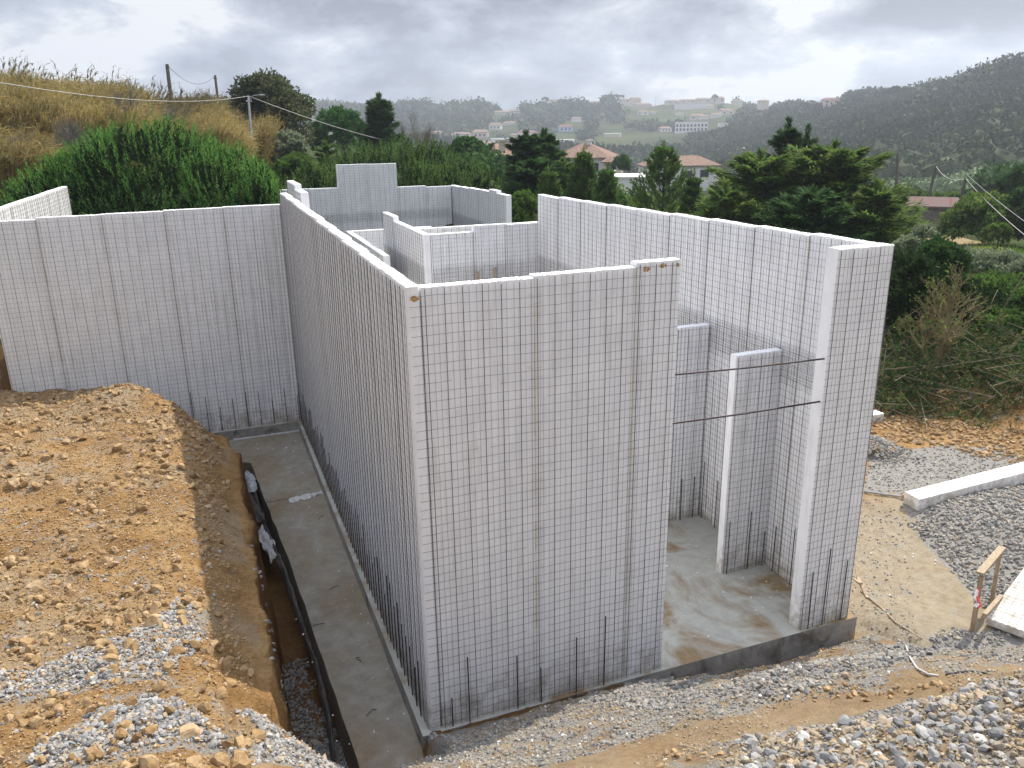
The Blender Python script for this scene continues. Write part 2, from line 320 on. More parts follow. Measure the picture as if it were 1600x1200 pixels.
def G(x, y):
    x = np.atleast_1d(np.asarray(x, float)); y = np.atleast_1d(np.asarray(y, float)); out = np.empty(x.size); xf = x.ravel(); yf = y.ravel()
    for i in range(0, x.size, 20000):
        a, l, r = polar(xf[i:i+20000], yf[i:i+20000]); U = np.stack([np.cos(a)*4, np.sin(a)*4, l*.9], 1)
        D = np.linalg.norm(U[:, None]-_U[None], axis=2); out[i:i+20000] = CAM[2]+r*(-(D@_W[:-1])+_W[-1])
    return out.reshape(x.shape)

def H(x, y):
    """the excavated building site"""
    lb = np.interp(y, [-13, -7.8, -5, -3, -1, 1.2, 5.5, 8.5, 10.2, 11.4], [5.8, 5.15, 3.6, 2.62, 2.36, 2.15, 1.75, 1.55, 1.45, 1.32])
    lb = lb + .22*ss(-4, -7.5, x) + .20*fbm(x*.9, y*.9, 3, 5)
    lb = lb + .30*np.exp(-((x+3.9)**2+(y-9.6)**2)/.7) + .16*np.exp(-((x+5.2)**2+(y-6.5)**2)/2)
    ex = np.interp(y, [-2, 7.5, 9.5, 10.6, 11.4], [-1.66, -1.62, -1.74, -2.2, -2.55]) + .26*fbm(y*1.1, y*.3+4, 5, 9, .62)
    wid = np.interp(y, [0, 7, 11], [.95, 1.1, 1.7]); dr = np.interp(y, [-3, 0, 7, 9, 11], [.35, .45, .65, .95, 1.1])
    d = x-ex
    left = lb - dr*ss(0, 1, (d+wid)/wid)**1.4
    floor = -.95 + .10*fbm(x*2, y*2, 3, 2)
    left = np.where(d > 0, np.maximum(floor, left - (d/.22)**1.0*3.2), left)
    fz = np.interp(y, [-13, -10, -7.8, -5, -3, -2.2, -1.3, -.6, -.12, 0], [6.4, 6.0, 5.15, 3.40, 2.02, 1.44, .84, .37, .02, -.04])
    fz = fz + .12*fbm(x*.8, y*.8, 3, 3)*np.clip(-y, 0, 1) + .10*np.sin(y*2.4+x*.5)*ss(-1.5, -3, y)*ss(-.5, 2, x)
    fz = fz - .42*ss(2.0, 4.6, x)*np.exp(np.clip(y, -9, 0)/1.4) - .42*ss(3.2, 5.6, x)*ss(-.3, -1.5, y)
    # trench end west of the corner
    te = ss(.02, -.38, x)*ss(-1.45, -.70, y); fz = fz*(1-te)+te*floor
    xr = np.interp(y, [-6, -4.5, -3, -1.5, 0], [4.4, 4.9, 5.5, 6.05, 6.35]); base = -.42 + .10*fbm(x*.7, y*.7, 3, 4)
    base = base + .42*ss(9, 11.5, x)*ss(4.5, 1.5, y)*ss(16, 13, x) + .25*np.exp(-((x-7.2)**2+(y+.2)**2)/.5)*ss(6.4, 6.9, x)
    front = np.maximum(base, fz-.95*np.clip(x-xr, 0, 99)-.0)
    under = np.where((x > -1.5) & (x < 6.3) & (y > -.02), floor, base)
    front = np.where(y > -.02, np.where(x > 6.25, base, under), front)
    m = ss(-2.1, -.9, x)*1.0
    lf = np.where(y < -1.4, left*(1-m)+front*m, np.where(x < -1.3, left, front))
    z = np.where((y < -1.4) & (x > -2.1) & (x < -.9), np.maximum(lf, 0)*1.0, lf)
    # no trench in front of the trench end
    full = lb - dr*.8
    z = np.where((y < -1.4) & (x < -.9), np.where(x < -2.1, left, full*(1-m)+front*m), z)
    t = ss(-1.4, -1.15, y); z2 = np.where(x < -1.3, left, front)
    back = np.where(y > 11.5, np.where(x < .5, 2.4, .8), 0)
    z = np.where(y > 11.5, back, z)
    return z
def Z(x, y):
    x = np.asarray(x, float); y = np.asarray(y, float)
    wx = np.maximum(ss(-8, -11, x), ss(15, 18, x)); wy = np.maximum(ss(-9.5, -12, y), ss(11.6, 13, y)*1.0)
    w_ = np.clip(np.maximum(wx, wy), 0, 1)
    rough = .10*fbm(x*3, y*3, 4, 21)+.055*fbm(x*11, y*11, 3, 22)+.05*np.abs(fbm(x*6+3, y*6, 3, 23))
    return H(x, y)*(1-w_)+G(x, y)*w_ + rough*np.where(x < 6.5, 1, .6)
def hit(px, py):
    d = FW+RT*((px-800)/F)-UP*((py-600)/F); t = np.arange(1.5, 40, .02); p = CAM+t[:, None]*d
    g = Z(p[:, 0], p[:, 1]); b = np.nonzero(p[:, 2] < g)[0]; i = b[0] if len(b) else len(t)-1
    return p[i]

# site sheet
xs = np.concatenate([np.arange(-11, -7, .16), np.arange(-7, -2.7, .045), np.arange(-2.7, -1.2, .022), np.arange(-1.2, 8, .045), np.arange(8, 18.01, .08)])
ys = np.concatenate([np.arange(-12, -8, .2), np.arange(-8, 4, .045), np.arange(4, 11.2, .06), np.arange(11.2, 14.01, .1)])
X, Y = np.meshgrid(xs, ys); ZZ = Z(X, Y)
# sideways jitter so the cut bank is lumpy
jx = .17*fbm(Y*2.6, ZZ*3.2, 5, 31, .62)*np.clip(1-np.abs(X+1.6)/.45, 0, 1)
nx, ny = len(xs), len(ys); ii = (np.arange(ny-1)[:, None]*nx+np.arange(nx-1)[None]).ravel()
site = npmesh('ground', np.stack([X+jx, Y, ZZ], 2).reshape(-1, 3), np.stack([ii, ii+1, ii+nx+1, ii+nx], 1), SOIL, None, True); tag(site, kind='structure')
def inpoly(x, y, poly):
    c = np.zeros(x.shape, bool); n = len(poly)
    for i in range(n):
        x0, y0 = poly[i][:2]; x1, y1 = poly[(i+1) % n][:2]
        if y0 == y1: continue
        c ^= ((y0 > y) != (y1 > y)) & (x < (x1-x0)*(y-y0)/(y1-y0)+x0)
    return c
def wpoly(pp): return [tuple(hit(*p)) for p in pp]
GZ = {
 'left': wpoly([(200, 985), (300, 942), (328, 960), (318, 1000), (262, 1035), (255, 1062), (150, 1078), (60, 1095), (0, 1103), (0, 1062), (80, 1035)]),
 'bottom': wpoly([(30, 1235), (90, 1150), (220, 1098), (300, 1108), (330, 1150), (400, 1160), (470, 1157), (600, 1152), (700, 1152), (640, 1185), (560, 1235)]),
 'front': wpoly([(900, 1100), (960, 1082), (1010, 1062), (1090, 1068), (1100, 1092), (1000, 1108)]),
 'strip': wpoly([(1150, 1072), (1290, 1032), (1400, 1008), (1480, 992), (1600, 972), (1600, 1008), (1440, 1030), (1300, 1062), (1180, 1092), (1000, 1112)]),
 'coarse': wpoly([(1060, 1235), (1140, 1195), (1180, 1150), (1350, 1140), (1400, 1115), (1500, 1085), (1600, 1060), (1640, 1060), (1640, 1235)]),
 'pile': wpoly([(1424, 826), (1436, 800), (1620, 748), (1640, 900), (1560, 962), (1535, 950), (1480, 885)]),
 'lip': wpoly([(820, 1215), (960, 1165), (1090, 1128), (1230, 1098), (1400, 1078), (1560, 1048), (1600, 1040), (1600, 1058), (1450, 1094), (1330, 1122), (1180, 1150), (1080, 1180), (960, 1215)]),
 'far': wpoly([(1360, 706), (1440, 700), (1560, 700), (1600, 716), (1600, 745), (1430, 792), (1424, 820), (1400, 770), (1352, 770)])}
zone = np.zeros((ny, nx, 4), np.float32); 
grey = np.zeros_like(X)
for k, v in {'left': .8, 'bottom': .8, 'front': .8, 'strip': .8, 'coarse': .45, 'pile': 1.0, 'far': .75}.items(): grey = np.where(inpoly(X, Y, GZ[k]), v, grey)
grey = np.maximum(grey, .52*((Y < -.3) & (X > -.8) & (grey == 0) & (X < 6.5))*(fbm(X*1.2, Y*1.2, 3, 41)+.95))
grey = np.where((X > -1.95) & (X < -1.2) & (Y > -1.7), 0, grey)
grey = np.maximum(grey, .30*(X > 6.5)); grey = np.maximum(grey, .35*(Y < -1.5)); LIP = inpoly(X+.3*fbm(X*3, Y*3, 3, 8), Y+.3*fbm(X*3, Y*3, 3, 18), GZ['lip']); grey = np.where(LIP, 0, grey); grey = np.maximum(grey, .30*(X < -2.2)*(Y > -1.5))
zone[..., 0] = grey
zone[..., 1] = np.clip(ss(-1.72, -1.58, X)*(Y > -1)*(X < 6)*.8 + .9*ss(11.0, 11.5, Y)*(X < 0), 0, 1)
zone[..., 2] = np.clip(ss(17.5, 19, X+fbm(X, Y, 3, 77)*2) + ss(11.5, 12.2, Y)*1.0 + ss(-8, -9, X), 0, 1)
zone[..., 3] = np.clip(ss(6.3, 6.6, X)*ss(4.6, 2.8, Y)*ss(16, 12, X)*(1.0+.9*fbm(X*.9, Y*.9, 3, 44)) + ((Y < -.2) & (X > -1) & (X < 6.4))*.45*(1+fbm(X*2, Y*2, 3, 45)) + (X < -1.75)*.55*ss(-.05, .25, fbm(X*1.1, Y*1.1, 4, 46)), 0, .95)
a = site.data.color_attributes.new('zone', 'FLOAT_COLOR', 'POINT'); a.data.foreach_set('color', zone.ravel())

# land beyond, one polar sheet out to the hills
rr = np.exp(np.linspace(math.log(4), math.log(1750), 210)); fine = np.arange(-14, 62, .35); coarse_ = np.arange(62, 346, 4.0)
aa = np.radians(np.concatenate([fine, coarse_])); A_, R2 = np.meshgrid(aa, rr)
X2 = CAM[0]+R2*np.sin(A_); Y2 = CAM[1]+R2*np.cos(A_); Z2 = G(X2, Y2)+np.clip(R2-60, 0, 600)*.012*fbm(X2*.012, Y2*.012, 5, 51)
insheet = (X2 > -11) & (X2 < 18) & (Y2 > -12) & (Y2 < 14); Z2 = Z2-np.where(insheet, .12, 0)
nx2, ny2 = len(aa), len(rr); jj = np.arange(nx2); f = []
I = (np.arange(ny2-1)[:, None]*nx2+jj[None]).ravel(); J = (np.arange(ny2-1)[:, None]*nx2+((jj+1) % nx2)[None]).ravel()
quad = np.stack([I, J, J+nx2, I+nx2], 1)
ins = (X2 > -10.3) & (X2 < 17.3) & (Y2 > -11.3) & (Y2 < 13.3); insf = ins.ravel()
quad = quad[~insf[quad].all(1)]
land = npmesh('hills', np.stack([X2, Y2, Z2], 2).reshape(-1, 3), quad, FIELD, None, True); tag(land, kind='structure')
def gz(x, y): return float(Z(np.array([x]), np.array([y]))[0]) if (-11 < x < 18 and -12 < y < 14) else float(G(x, y)[0])
def lz(x, y):  # vectorised land height incl. undulation
    r = np.hypot(x-CAM[0], y-CAM[1]); return G(x, y)+np.clip(r-60, 0, 600)*.012*fbm(x*.012, y*.012, 5, 51)

# ------------------------------------------------------------------ concrete
def slabthing(name, boxes, m, label, cat, parts=()):
    b = MB()
    for a_, c_ in boxes: b.box(a_, c_)
    o = b.build(name, m); return tag(o, label, cat)
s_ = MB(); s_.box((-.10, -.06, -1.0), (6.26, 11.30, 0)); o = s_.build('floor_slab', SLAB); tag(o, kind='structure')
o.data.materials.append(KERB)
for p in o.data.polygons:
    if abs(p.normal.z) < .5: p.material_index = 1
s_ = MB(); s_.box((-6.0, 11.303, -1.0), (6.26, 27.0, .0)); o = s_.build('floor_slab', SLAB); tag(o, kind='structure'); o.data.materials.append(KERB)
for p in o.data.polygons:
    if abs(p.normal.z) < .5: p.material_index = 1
# footing strip beside the long wall, slightly irregular outer edge, two pours
def footing(ys_, top):
    V = []; 
    for y in ys_:
        xl = np.interp(y, [-1.4, .6, 4.6, 9.7, 9.9, 11.3], [-.80, -.86, -1.02, -1.33, -1.66, -1.72])+random.uniform(-.012, .012)
        V.append((xl, y, top)); 
    n = len(V); V2 = [(x, y, top-.75) for x, y, z in V]; V3 = [(-.103, y, top+.004*math.sin(y*3)) for x, y, z in V]
    return np.array(V+V2+V3), [[i, i+1, 2*n+i+1, 2*n+i][::-1] for i in range(n-1)]+[[i, i+1, n+i+1, n+i] for i in range(n-1)]
for yy in (np.linspace(-1.4, 7.55, 24), np.concatenate([np.linspace(7.552, 9.7, 8), [9.82], np.linspace(9.95, 11.3, 5)])):
    V, f = footing(yy, -.235 if yy[0] < 0 else -.225); o = npmesh('footing', V, f, FOOT); tag(o, kind='structure')
# pale lime smear at the joint of the two pours
MORTAR = mat('pale_mortar', (.56, .57, .57), (.36, .365, .36), 14, .9, .8, 30)
def smear(name, pts, wd, z, label):
    V = []; f = []
    n = len(pts)
    for i, (x, y) in enumerate(pts):
        a_ = wd*(.4+random.random()); V += [(x+random.uniform(-.03, .03), y-a_, z), (x, y, z+.012+random.random()*.02), (x+random.uniform(-.03, .03), y+a_*.8, z)]
    for i in range(n-1):
        for k in (0, 1): f.append([3*i+k, 3*i+3+k, 3*i+4+k, 3*i+1+k])
    return tag(npmesh(name, V, f, MORTAR), label, 'mortar')
smear('mortar_spill', [(-.78+i*.055, 7.45+i*.012) for i in range(13)], .12, -.226, 'pale crumbly mortar ridge crossing the concrete footing strip beside the long foam wall')
mb = MB()
for i in range(60):
    x = -1.6+i*.025; mb.box((x, 11.24-random.random()*.03, -.228), (x+.026, 11.301, -.228+.012+random.random()*.012))
tag(mb.build('mortar_fillet', MORTAR), 'thin white mortar line at the foot of the kerb under the left foam wall', 'mortar')

# ------------------------------------------------------------------ foam walls with welded mesh
T = .15
def frame(A, B):
    A = np.array(A, float); B = np.array(B, float); u = (B-A); Ln = np.linalg.norm(u); u /= Ln; n = np.array([u[1], -u[0]])   # n: right hand side of A->B
    return A, u, n, Ln
def panel(parent, A, u, n, s0, s1, z0, z1, t=T, amp=.009, off=0.0, label=None, bev=True):
    """corrugated foam panel: front at n*off, back at n*(off-t)"""
    per = .075; k = max(4, int(round((s1-s0)/per*4))); s = np.linspace(s0+.002, s1-.002, k+1)
    wv = np.abs(((s/per) % 1)-.5)*2; wv = np.clip(wv*2-.5, 0, 1)*amp
    fr = A+np.outer(s, u)+np.outer(off-wv, n); bk = A+np.outer(s, u)+np.outer(off-t+wv, n); m = k+1
    zt = z1+rng.normal(0, .0025, m)
    V = np.concatenate([np.c_[fr, np.full(m, z0)], np.c_[fr, zt-.004], np.c_[bk, zt-.004], np.c_[bk, np.full(m, z0)],
                        np.c_[fr-n*.006, zt], np.c_[bk+n*.006, zt]])
    i = np.arange(k)
    Fs = np.concatenate([np.stack([i, i+1, m+i+1, m+i], 1), np.stack([m+i, m+i+1, 4*m+i+1, 4*m+i], 1), np.stack([4*m+i, 4*m+i+1, 5*m+i+1, 5*m+i], 1),
                         np.stack([5*m+i, 5*m+i+1, 2*m+i+1, 2*m+i], 1), np.stack([2*m+i, 2*m+i+1, 3*m+i+1, 3*m+i], 1),
                         np.array([[0, m, 2*m, 3*m], [k, 3*m+k, 2*m+k, m+k], [m, 4*m, 5*m, 2*m], [m+k, 2*m+k, 5*m+k, 4*m+k]])])
    o = npmesh('foam_panel', V, Fs, FOAM, parent)
    if label: o['label'] = label
    return o
def bars(P0, P1, r):
    """thin square bars between rows of points"""
    P0 = np.asarray(P0, float); P1 = np.asarray(P1, float); d = P1-P0; d /= np.linalg.norm(d, axis=1)[:, None]+1e-9
    a_ = np.cross(d, np.where(np.abs(d[:, 2:3]) < .8, [[0, 0, 1.]], [[1., 0, 0]])); a_ /= np.linalg.norm(a_, axis=1)[:, None]; b_ = np.cross(d, a_)
    r = np.broadcast_to(np.asarray(r, float).reshape(-1, 1), (len(P0), 1))
    c = [(a_+b_)*r*.7, (b_-a_)*r*.7, (-a_-b_)*r*.7, (a_-b_)*r*.7]
    V = np.stack([P0+c[0], P0+c[1], P0+c[2], P0+c[3], P1+c[0], P1+c[1], P1+c[2], P1+c[3]], 1).reshape(-1, 3)
    b = (np.arange(len(P0))*8)[:, None]; Q = [[0, 1, 5, 4], [1, 2, 6, 5], [2, 3, 7, 6], [3, 0, 4, 7]]
    return V, np.concatenate([b+np.array([q]) for q in Q])
def mesh_sheet(parent, A, u, n, s0, s1, z0, zf, off, over=.0, seams=(), hk=1.0, overl=0):
    """welded wire sheet standing .016 in front of the foam; zf(s)=top"""
    P0 = []; P1 = []; rad = []
    def pt(s, z, o_): return np.array([*(A+u*s+n*(off+o_)), z])
    vs = np.arange(s0+.03, s1-.01, .0667)
    for i, s in enumerate(vs):
        zt = zf(s)-.01-random.random()*.02; strong = (i % 3 == 0); zz = np.linspace(z0+.005, zt, 5); j = np.cumsum(rng.normal(0, .0022, 5)); o0 = .020 if strong else .014
        for k in range(4):
            P0.append(pt(s+j[k], zz[k], o0)); P1.append(pt(s+j[k+1], zz[k+1], o0)); rad.append(.0044 if strong else .0017*(1.5-.5*hk))
    for sx in seams:                              # lapped strips double the wires at each joint
        for dx in (-.045, .05):
            zt = zf(sx)-.02; P0.append(pt(sx+dx, z0, .022)); P1.append(pt(sx+dx+random.uniform(-.006, .006), zt, .022)); rad.append(.0014)
        for z in np.arange(z0+.04, zf(sx)-.05, .1): 
            if random.random() < .5: P0.append(pt(sx-.07, z+.03+random.uniform(-.012, .012), .022)); P1.append(pt(sx+.08, z+.03+random.uniform(-.01, .01), .022)); rad.append(.0010)
    z = z0+.05; ph = rng.random()*9
    while z < max(zf(s) for s in np.linspace(s0+.02, s1-.02, 9))-.02:
        st = np.arange(s0-over-overl, s1+over+.01, .1335); st[-1] = s1+over; j = .006*np.sin(st*3+ph+z)+rng.normal(0, .0022, len(st))
        for k in range(len(st)-1):
            if min(zf(st[k]), zf(st[k+1])) < z+.02 or random.random() < .012: continue
            P0.append(pt(st[k], z+j[k], .017)); P1.append(pt(st[k+1], z+j[k+1], .017)); rad.append(.0019*hk)
        z += .1
    V, Fs = bars(P0, P1, np.array(rad)); return npmesh('wire_mesh', V, Fs, STEEL, parent)
def wall(A, B, z0, segs, label, sides=(1,), t=T, rebar=(), rbh=.7, seam=True, over=.0, amp=.009, pl=None, splice=None, top_jit=.006, hk=1.0, overl=0):
    """segs: [(s_end, ztop)...] panels along A->B; front is the right hand side"""
    A, u, n, Ln = frame(A, B); root = empty('foam_wall', (*(A+u*Ln/2-n*t/2), z0), label, 'wall')
    s = 0; tops = []
    for i, (se, zt) in enumerate(segs):
        z1 = zt+random.uniform(-top_jit, top_jit); panel(root, A, u, n, s, se, z0, z1, t, amp, random.uniform(-.004, .004), None); tops.append((s, se, z1)); s = se
    zf = lambda q: next((z for a_, b_, z in tops if q <= b_), tops[-1][2])
    sm = [b_ for a_, b_, z in tops[:-1]]
    for sd_ in sides:
        if sd_ == 1: mesh_sheet(root, A, u, n, 0, Ln, z0, zf, 0, over, sm, hk, overl)
        else: mesh_sheet(root, A, u, -n, 0, Ln, z0, zf, t, over, sm)
    if seam:
        for q in sm:
            z1 = min(zf(q-.01), zf(q+.01)); mbb = MB(); k = 16
            zz = np.linspace(z0, z1, k); Pq = []
            for j in range(k-1):
                w1 = random.uniform(.002, .009); a_ = A+u*(q-w1)+n*.0008; b_ = A+u*(q+w1)+n*.0008
                mbb.add([(*a_, zz[j]), (*b_, zz[j]), (*(b_+n*.002), zz[j+1]), (*(a_+n*.002), zz[j+1])], [[0, 1, 2, 3]])
            mbb.build('foam_seam', SEAM, root)
    for (q, h) in rebar:
        b = MB(); p = A+u*q+n*.031; tl = random.uniform(-.012, .012); b.tube([(*p, z0-.01), (*(p+u*tl), z0+h)], .0075, 6); b.build('starter_bar', REBAR, root)
    if splice:                                        # extra lap mesh at storey height
        z0s, z1s, sd_ = splice; P0 = []; P1 = []; nn = n if sd_ == 1 else -n; of = .024 if sd_ == 1 else t+.024
        for z in np.arange(z0s, z1s, .045): 
            for q in np.arange(.02, Ln-.3, .3): P0.append((*(A+u*q+nn*of), z+random.uniform(-.01, .01))); P1.append((*(A+u*(q+.3)+nn*of), z+random.uniform(-.01, .01)))
        for q in np.arange(.04, Ln-.02, .06): P0.append((*(A+u*q+nn*of), z0s-.1)); P1.append((*(A+u*q+nn*of), z1s+.04))
        V, Fs = bars(P0, P1, .0018); npmesh('lap_mesh', V, Fs, STEEL, root)
    return root
def even(Ln, zs, step=1.2, first=None):
    out = []; s = first or step
    while s < Ln-.2: out.append([s, 0]); s += step
    out.append([Ln, 0])
    for i, o_ in enumerate(out): o_[1] = zs(o_[0]) if callable(zs) else zs
    return [tuple(o_) for o_ in out]
Rn = random.random
# long left wall of the tall box (outer face looks to -x): A far end -> B near end puts -x on the right hand side
WL = wall((0, 11.4), (0, 0), 0, even(11.4, lambda s: 5.25+.10*(11.4-s)/11.4, .6), 'long tall foam panel wall beside the trench and concrete footing, meeting the front wall at the near corner',
     rebar=[(.1+i*.2+Rn()*.03, .55+Rn()*.5) for i in range(56)], seam=False, over=0, amp=.024, top_jit=.012, hk=.55)
wall((T+.005, 0), (3.10, 0), 0, [(1.2, 5.245), (2.40, 5.265), (2.945, 5.31)], amp=.0045, label='tall foam panel front wall nearest the camera, its right edge beside the open bay', rebar=[(.12, .4), (.33, .9), (.94, .75), (1.25, .5), (1.72, .8), (2.1, 1.0)], overl=.13)
wall((-5.86, 11.4), (-.003, 11.4), 0, [(1.04, 5.02), (2.24, 5.045), (3.44, 5.06), (4.64, 5.07), (5.857, 5.08)], 'wide foam panel wall behind the soil bank at the left, standing on a concrete kerb',
     rebar=[(2.3+i*.29+Rn()*.03, .55+Rn()*.5) for i in range(13)])
wall((-5.84, 11.56), (-5.20, 20.2), 2.6, even(8.66, lambda s: 5.12), 'sunlit foam wall running back behind the left end of the wide left wall', seam=False)
wall((5.28, 0), (6.14, 0), 0, [(.86, 5.27)], amp=.0045, label='tall narrow foam return wall right of the open bay, on the slab corner', t=.21, rebar=[(.14, .9), (.38, 1.2), (.70, .95)], over=.03)
WR = wall((5.97, 10.92), (5.97, .213), 0, even(10.707, lambda s: 5.055+.20*s/10.7), 'long tall foam wall closing the right side of the box, seen from inside the bay', t=.17, splice=(3.15, 3.6, 1),
     rebar=[(.3+i*.4+Rn()*.05, .7+Rn()*.4) for i in range(26)])
wall((3.26, 10.9), (5.965, 10.9), 0, [(1.05, 4.28), (1.9, 4.42), (2.705, 4.40)], 'low foam cross wall with a stepped top, at the far end of the box against the tall right wall', splice=(3.1, 3.5, 1))
wall((3.10, 15.26), (3.10, 10.9), 0, [(1.3, 4.40), (4.36, 4.28)], 'foam partition running back from the left end of the stepped cross wall', splice=(3.1, 3.5, 1), seam=False)
wall((3.27, 14.0), (7.6, 14.0), .4, even(4.33, 4.03), 'foam wall seen through the notch of the stepped cross wall', seam=False)
wall((2.66, 17.8), (5.2, 17.8), 1.5, even(2.54, 3.6), 'low foam wall behind the foam partition, below the raised block of the back wall')
wall((2.5, 17.96), (2.5, 12.6), 1.5, even(5.36, 3.6), 'low foam wall between the long left wall and the foam partition', seam=False)
wall((1.33, 26), (8.38, 26), 1.0, [(1.2, 4.33), (2.35, 4.32), (3.55, 5.20), (4.76, 5.19), (5.95, 4.25), (7.05, 4.21)], 'foam back wall with a raised square block in its middle, in front of the pine thicket', splice=(3.0, 3.3, 1))
wall((8.4, 26.16), (8.4, 19.55), 1.0, [(1.2, 4.22), (2.4, 4.25), (3.6, 4.28), (4.8, 4.30), (5.6, 4.38), (6.61, 4.30)], 'foam side wall joining the right end of the back wall, its white end by the cypress', t=.2, seam=False, splice=(2.75, 3.1, 1))
wall((.34, 12.9), (.34, 10.3), 2.5, [(1.5, 5.50), (2.6, 5.40)], 'short foam piece standing inside the far end of the long left wall', seam=False)
wall((5.16, 1.65), (5.965, 1.65), 0, [(.805, 3.53)], 'narrow foam partition with a white end in the bay, nearest the return wall', rebar=[(.08, .9), (.46, 1.0), (.74, .6)])
wall((4.3, 3.48), (5.965, 3.48), 0, [(.7, 3.51), (1.665, 3.51)], 'foam partition at the back of the bay, half hidden by the front wall', rebar=[(.9, .8), (1.25, .8), (1.5, .8)])
# brown stains where rods pierce the foam tops
for nm, (x0, x1, z0, z1) in {'a': (.03, .135, 5.10, 5.17), 'b': (2.62, 2.72, 5.19, 5.27), 'c': (2.82, 2.93, 5.22, 5.29), 'd': (3.03, 3.09, 5.22, 5.28)}.items():
    V = []; k = 14
    for i in range(k): a_ = 2*math.pi*i/k; q = .6+.4*Rn(); V.append(((x0+x1)/2+(x1-x0)/2*math.cos(a_)*q, -.0035-.0005*(nm < 'b'), (z0+z1)/2+(z1-z0)/2*math.sin(a_)*q))
    o = npmesh('rust_stain', V, [list(range(k))], RUST); o.location = (0, 0, 0); tag(o, {'a': 'brown stain on the white end of the long wall, at the near top corner', 'b': 'faint brown scuff on the front wall top, left of two others', 'c': 'dark brown chipped patch under the top edge of the front wall', 'd': 'small brown chip at the top right corner of the front wall'}[nm], 'stain')
# end faces of foam
def rod(a_, b_, r, label, m=REBAR, name='steel_rod', group='steel rods across the open bay', cat='rod'):
    b = MB(); a_ = np.array(a_); b_ = np.array(b_); b.tube([a_, (a_+b_)/2+np.array([0, 0, -.012]), b_], r, 8); o = b.build(name, m); tag(o, label, cat, group); return o
rod((3.0, .05, 3.965), (5.30, .05, 3.90), .011, 'upper of the two dark steel rods spanning the open bay')
rod((3.0, .05, 3.36), (5.30, .05, 3.335), .012, 'lower of the two dark steel rods spanning the open bay')
for x, z, l in ((4.34, 3.36, 'left'), (4.78, 3.42, 'right')):
    b = MB(); b.box((x-.035, 10.72, 0.0), (x+.035, 10.78, z)); tag(b.build('timber_post', WOOD), f'{l} one of the two timber posts standing against the stepped cross wall', 'post', 'timber posts at the cross wall')

# ------------------------------------------------------------------ loose stone and soil
_t = (1+5**.5)/2
ICO = np.array([[-1, _t, 0], [1, _t, 0], [-1, -_t, 0], [1, -_t, 0], [0, -1, _t], [0, 1, _t], [0, -1, -_t], [0, 1, -_t], [_t, 0, -1], [_t, 0, 1], [-_t, 0, -1], [-_t, 0, 1]]); ICO /= np.linalg.norm(ICO[0])
ICF = np.array([[0, 11, 5], [0, 5, 1], [0, 1, 7], [0, 7, 10], [0, 10, 11], [1, 5, 9], [5, 11, 4], [11, 10, 2], [10, 7, 6], [7, 1, 8], [3, 9, 4], [3, 4, 2], [3, 2, 6], [3, 6, 8], [3, 8, 9], [4, 9, 5], [2, 4, 11], [6, 2, 10], [8, 6, 7], [9, 8, 1]])
def subdiv(V, Fc):
    V = [tuple(v) for v in V]; c = {}; out = []
    def mid(a_, b_):
        k = (min(a_, b_), max(a_, b_))
        if k not in c: m = np.array(V[a_])+np.array(V[b_]); m /= np.linalg.norm(m); V.append(tuple(m)); c[k] = len(V)-1
        return c[k]
    for a_, b_, d_ in Fc:
        x, y, z = mid(a_, b_), mid(b_, d_), mid(d_, a_); out += [[a_, x, z], [b_, y, x], [d_, z, y], [x, y, z]]
    return np.array(V), np.array(out)
ICO2, ICF2 = subdiv(ICO, ICF)
def rotm(n):
    q = rng.normal(size=(n, 4)); q /= np.linalg.norm(q, axis=1)[:, None]; w_, x, y, z = q.T
    return np.stack([1-2*(y*y+z*z), 2*(x*y-z*w_), 2*(x*z+y*w_), 2*(x*y+z*w_), 1-2*(x*x+z*z), 2*(y*z-x*w_), 2*(x*z-y*w_), 2*(y*z+x*w_), 1-2*(x*x+y*y)], 1).reshape(n, 3, 3)
def stones(name, pts, size, m, flat=.6, jag=.22, fine=False, sink=.25, smooth=False, kind='stuff', parent=None):
    n = len(pts); B, Fc = (ICO2, ICF2) if fine else (ICO, ICF)
    V = B[None]*(1+rng.normal(0, jag if not fine else jag*.55, (n, len(B), 1)))
    if fine:   # angular: clip against a few random planes
        for k in range(5):
            pn = rng.normal(size=(n, 1, 3)); pn /= np.linalg.norm(pn, axis=2)[..., None]; dd = (V*pn).sum(2, keepdims=True); lim = rng.uniform(.45, .8, (n, 1, 1)); V = V-pn*np.maximum(dd-lim, 0)
    V = V*rng.uniform(.6, 1.25, (n, 1, 3)); V = np.einsum('nij,nkj->nki', rotm(n), V); V[..., 2] *= flat+.25
    V = V*np.asarray(size).reshape(-1, 1, 1)*.5; V = V+pts[:, None]; V[..., 2] += (np.asarray(size)*(.5-sink)*.6).reshape(-1, 1)
    nv = len(B); Fs = (np.arange(n)*nv)[:, None, None]+Fc[None]
    o = npmesh(name, V.reshape(-1, 3), Fs.reshape(-1, 3), m, parent, smooth)
    if kind: tag(o, kind=kind)
    return o
def sample(poly, dens, margin=0, cond=None):
    p = np.array(poly)[:, :2]; x0, y0 = p.min(0)-margin; x1, y1 = p.max(0)+margin; n = int(dens*(x1-x0)*(y1-y0))
    x = rng.uniform(x0, x1, n); y = rng.uniform(y0, y1, n); dx = fbm(x*2.5, y*2.5, 3, 61)*.5; dy = fbm(x*2.5+9, y*2.5, 3, 62)*.5
    k = inpoly(x+dx, y+dy, p)
    if cond is not None: k &= cond(x, y)
    return x[k], y[k]
def scatter(name, poly, dens, lo, hi, m, label, fine=False, cond=None, flat=.6, powr=2, sink=.25, cat='gravel'):
    x, y = sample(poly, dens, .2, cond); sz = lo+(hi-lo)*rng.random(len(x))**powr
    o = stones(name, np.stack([x, y, Z(x, y)], 1), sz, m, flat=flat, fine=fine, sink=sink); return tag(o, label, cat)
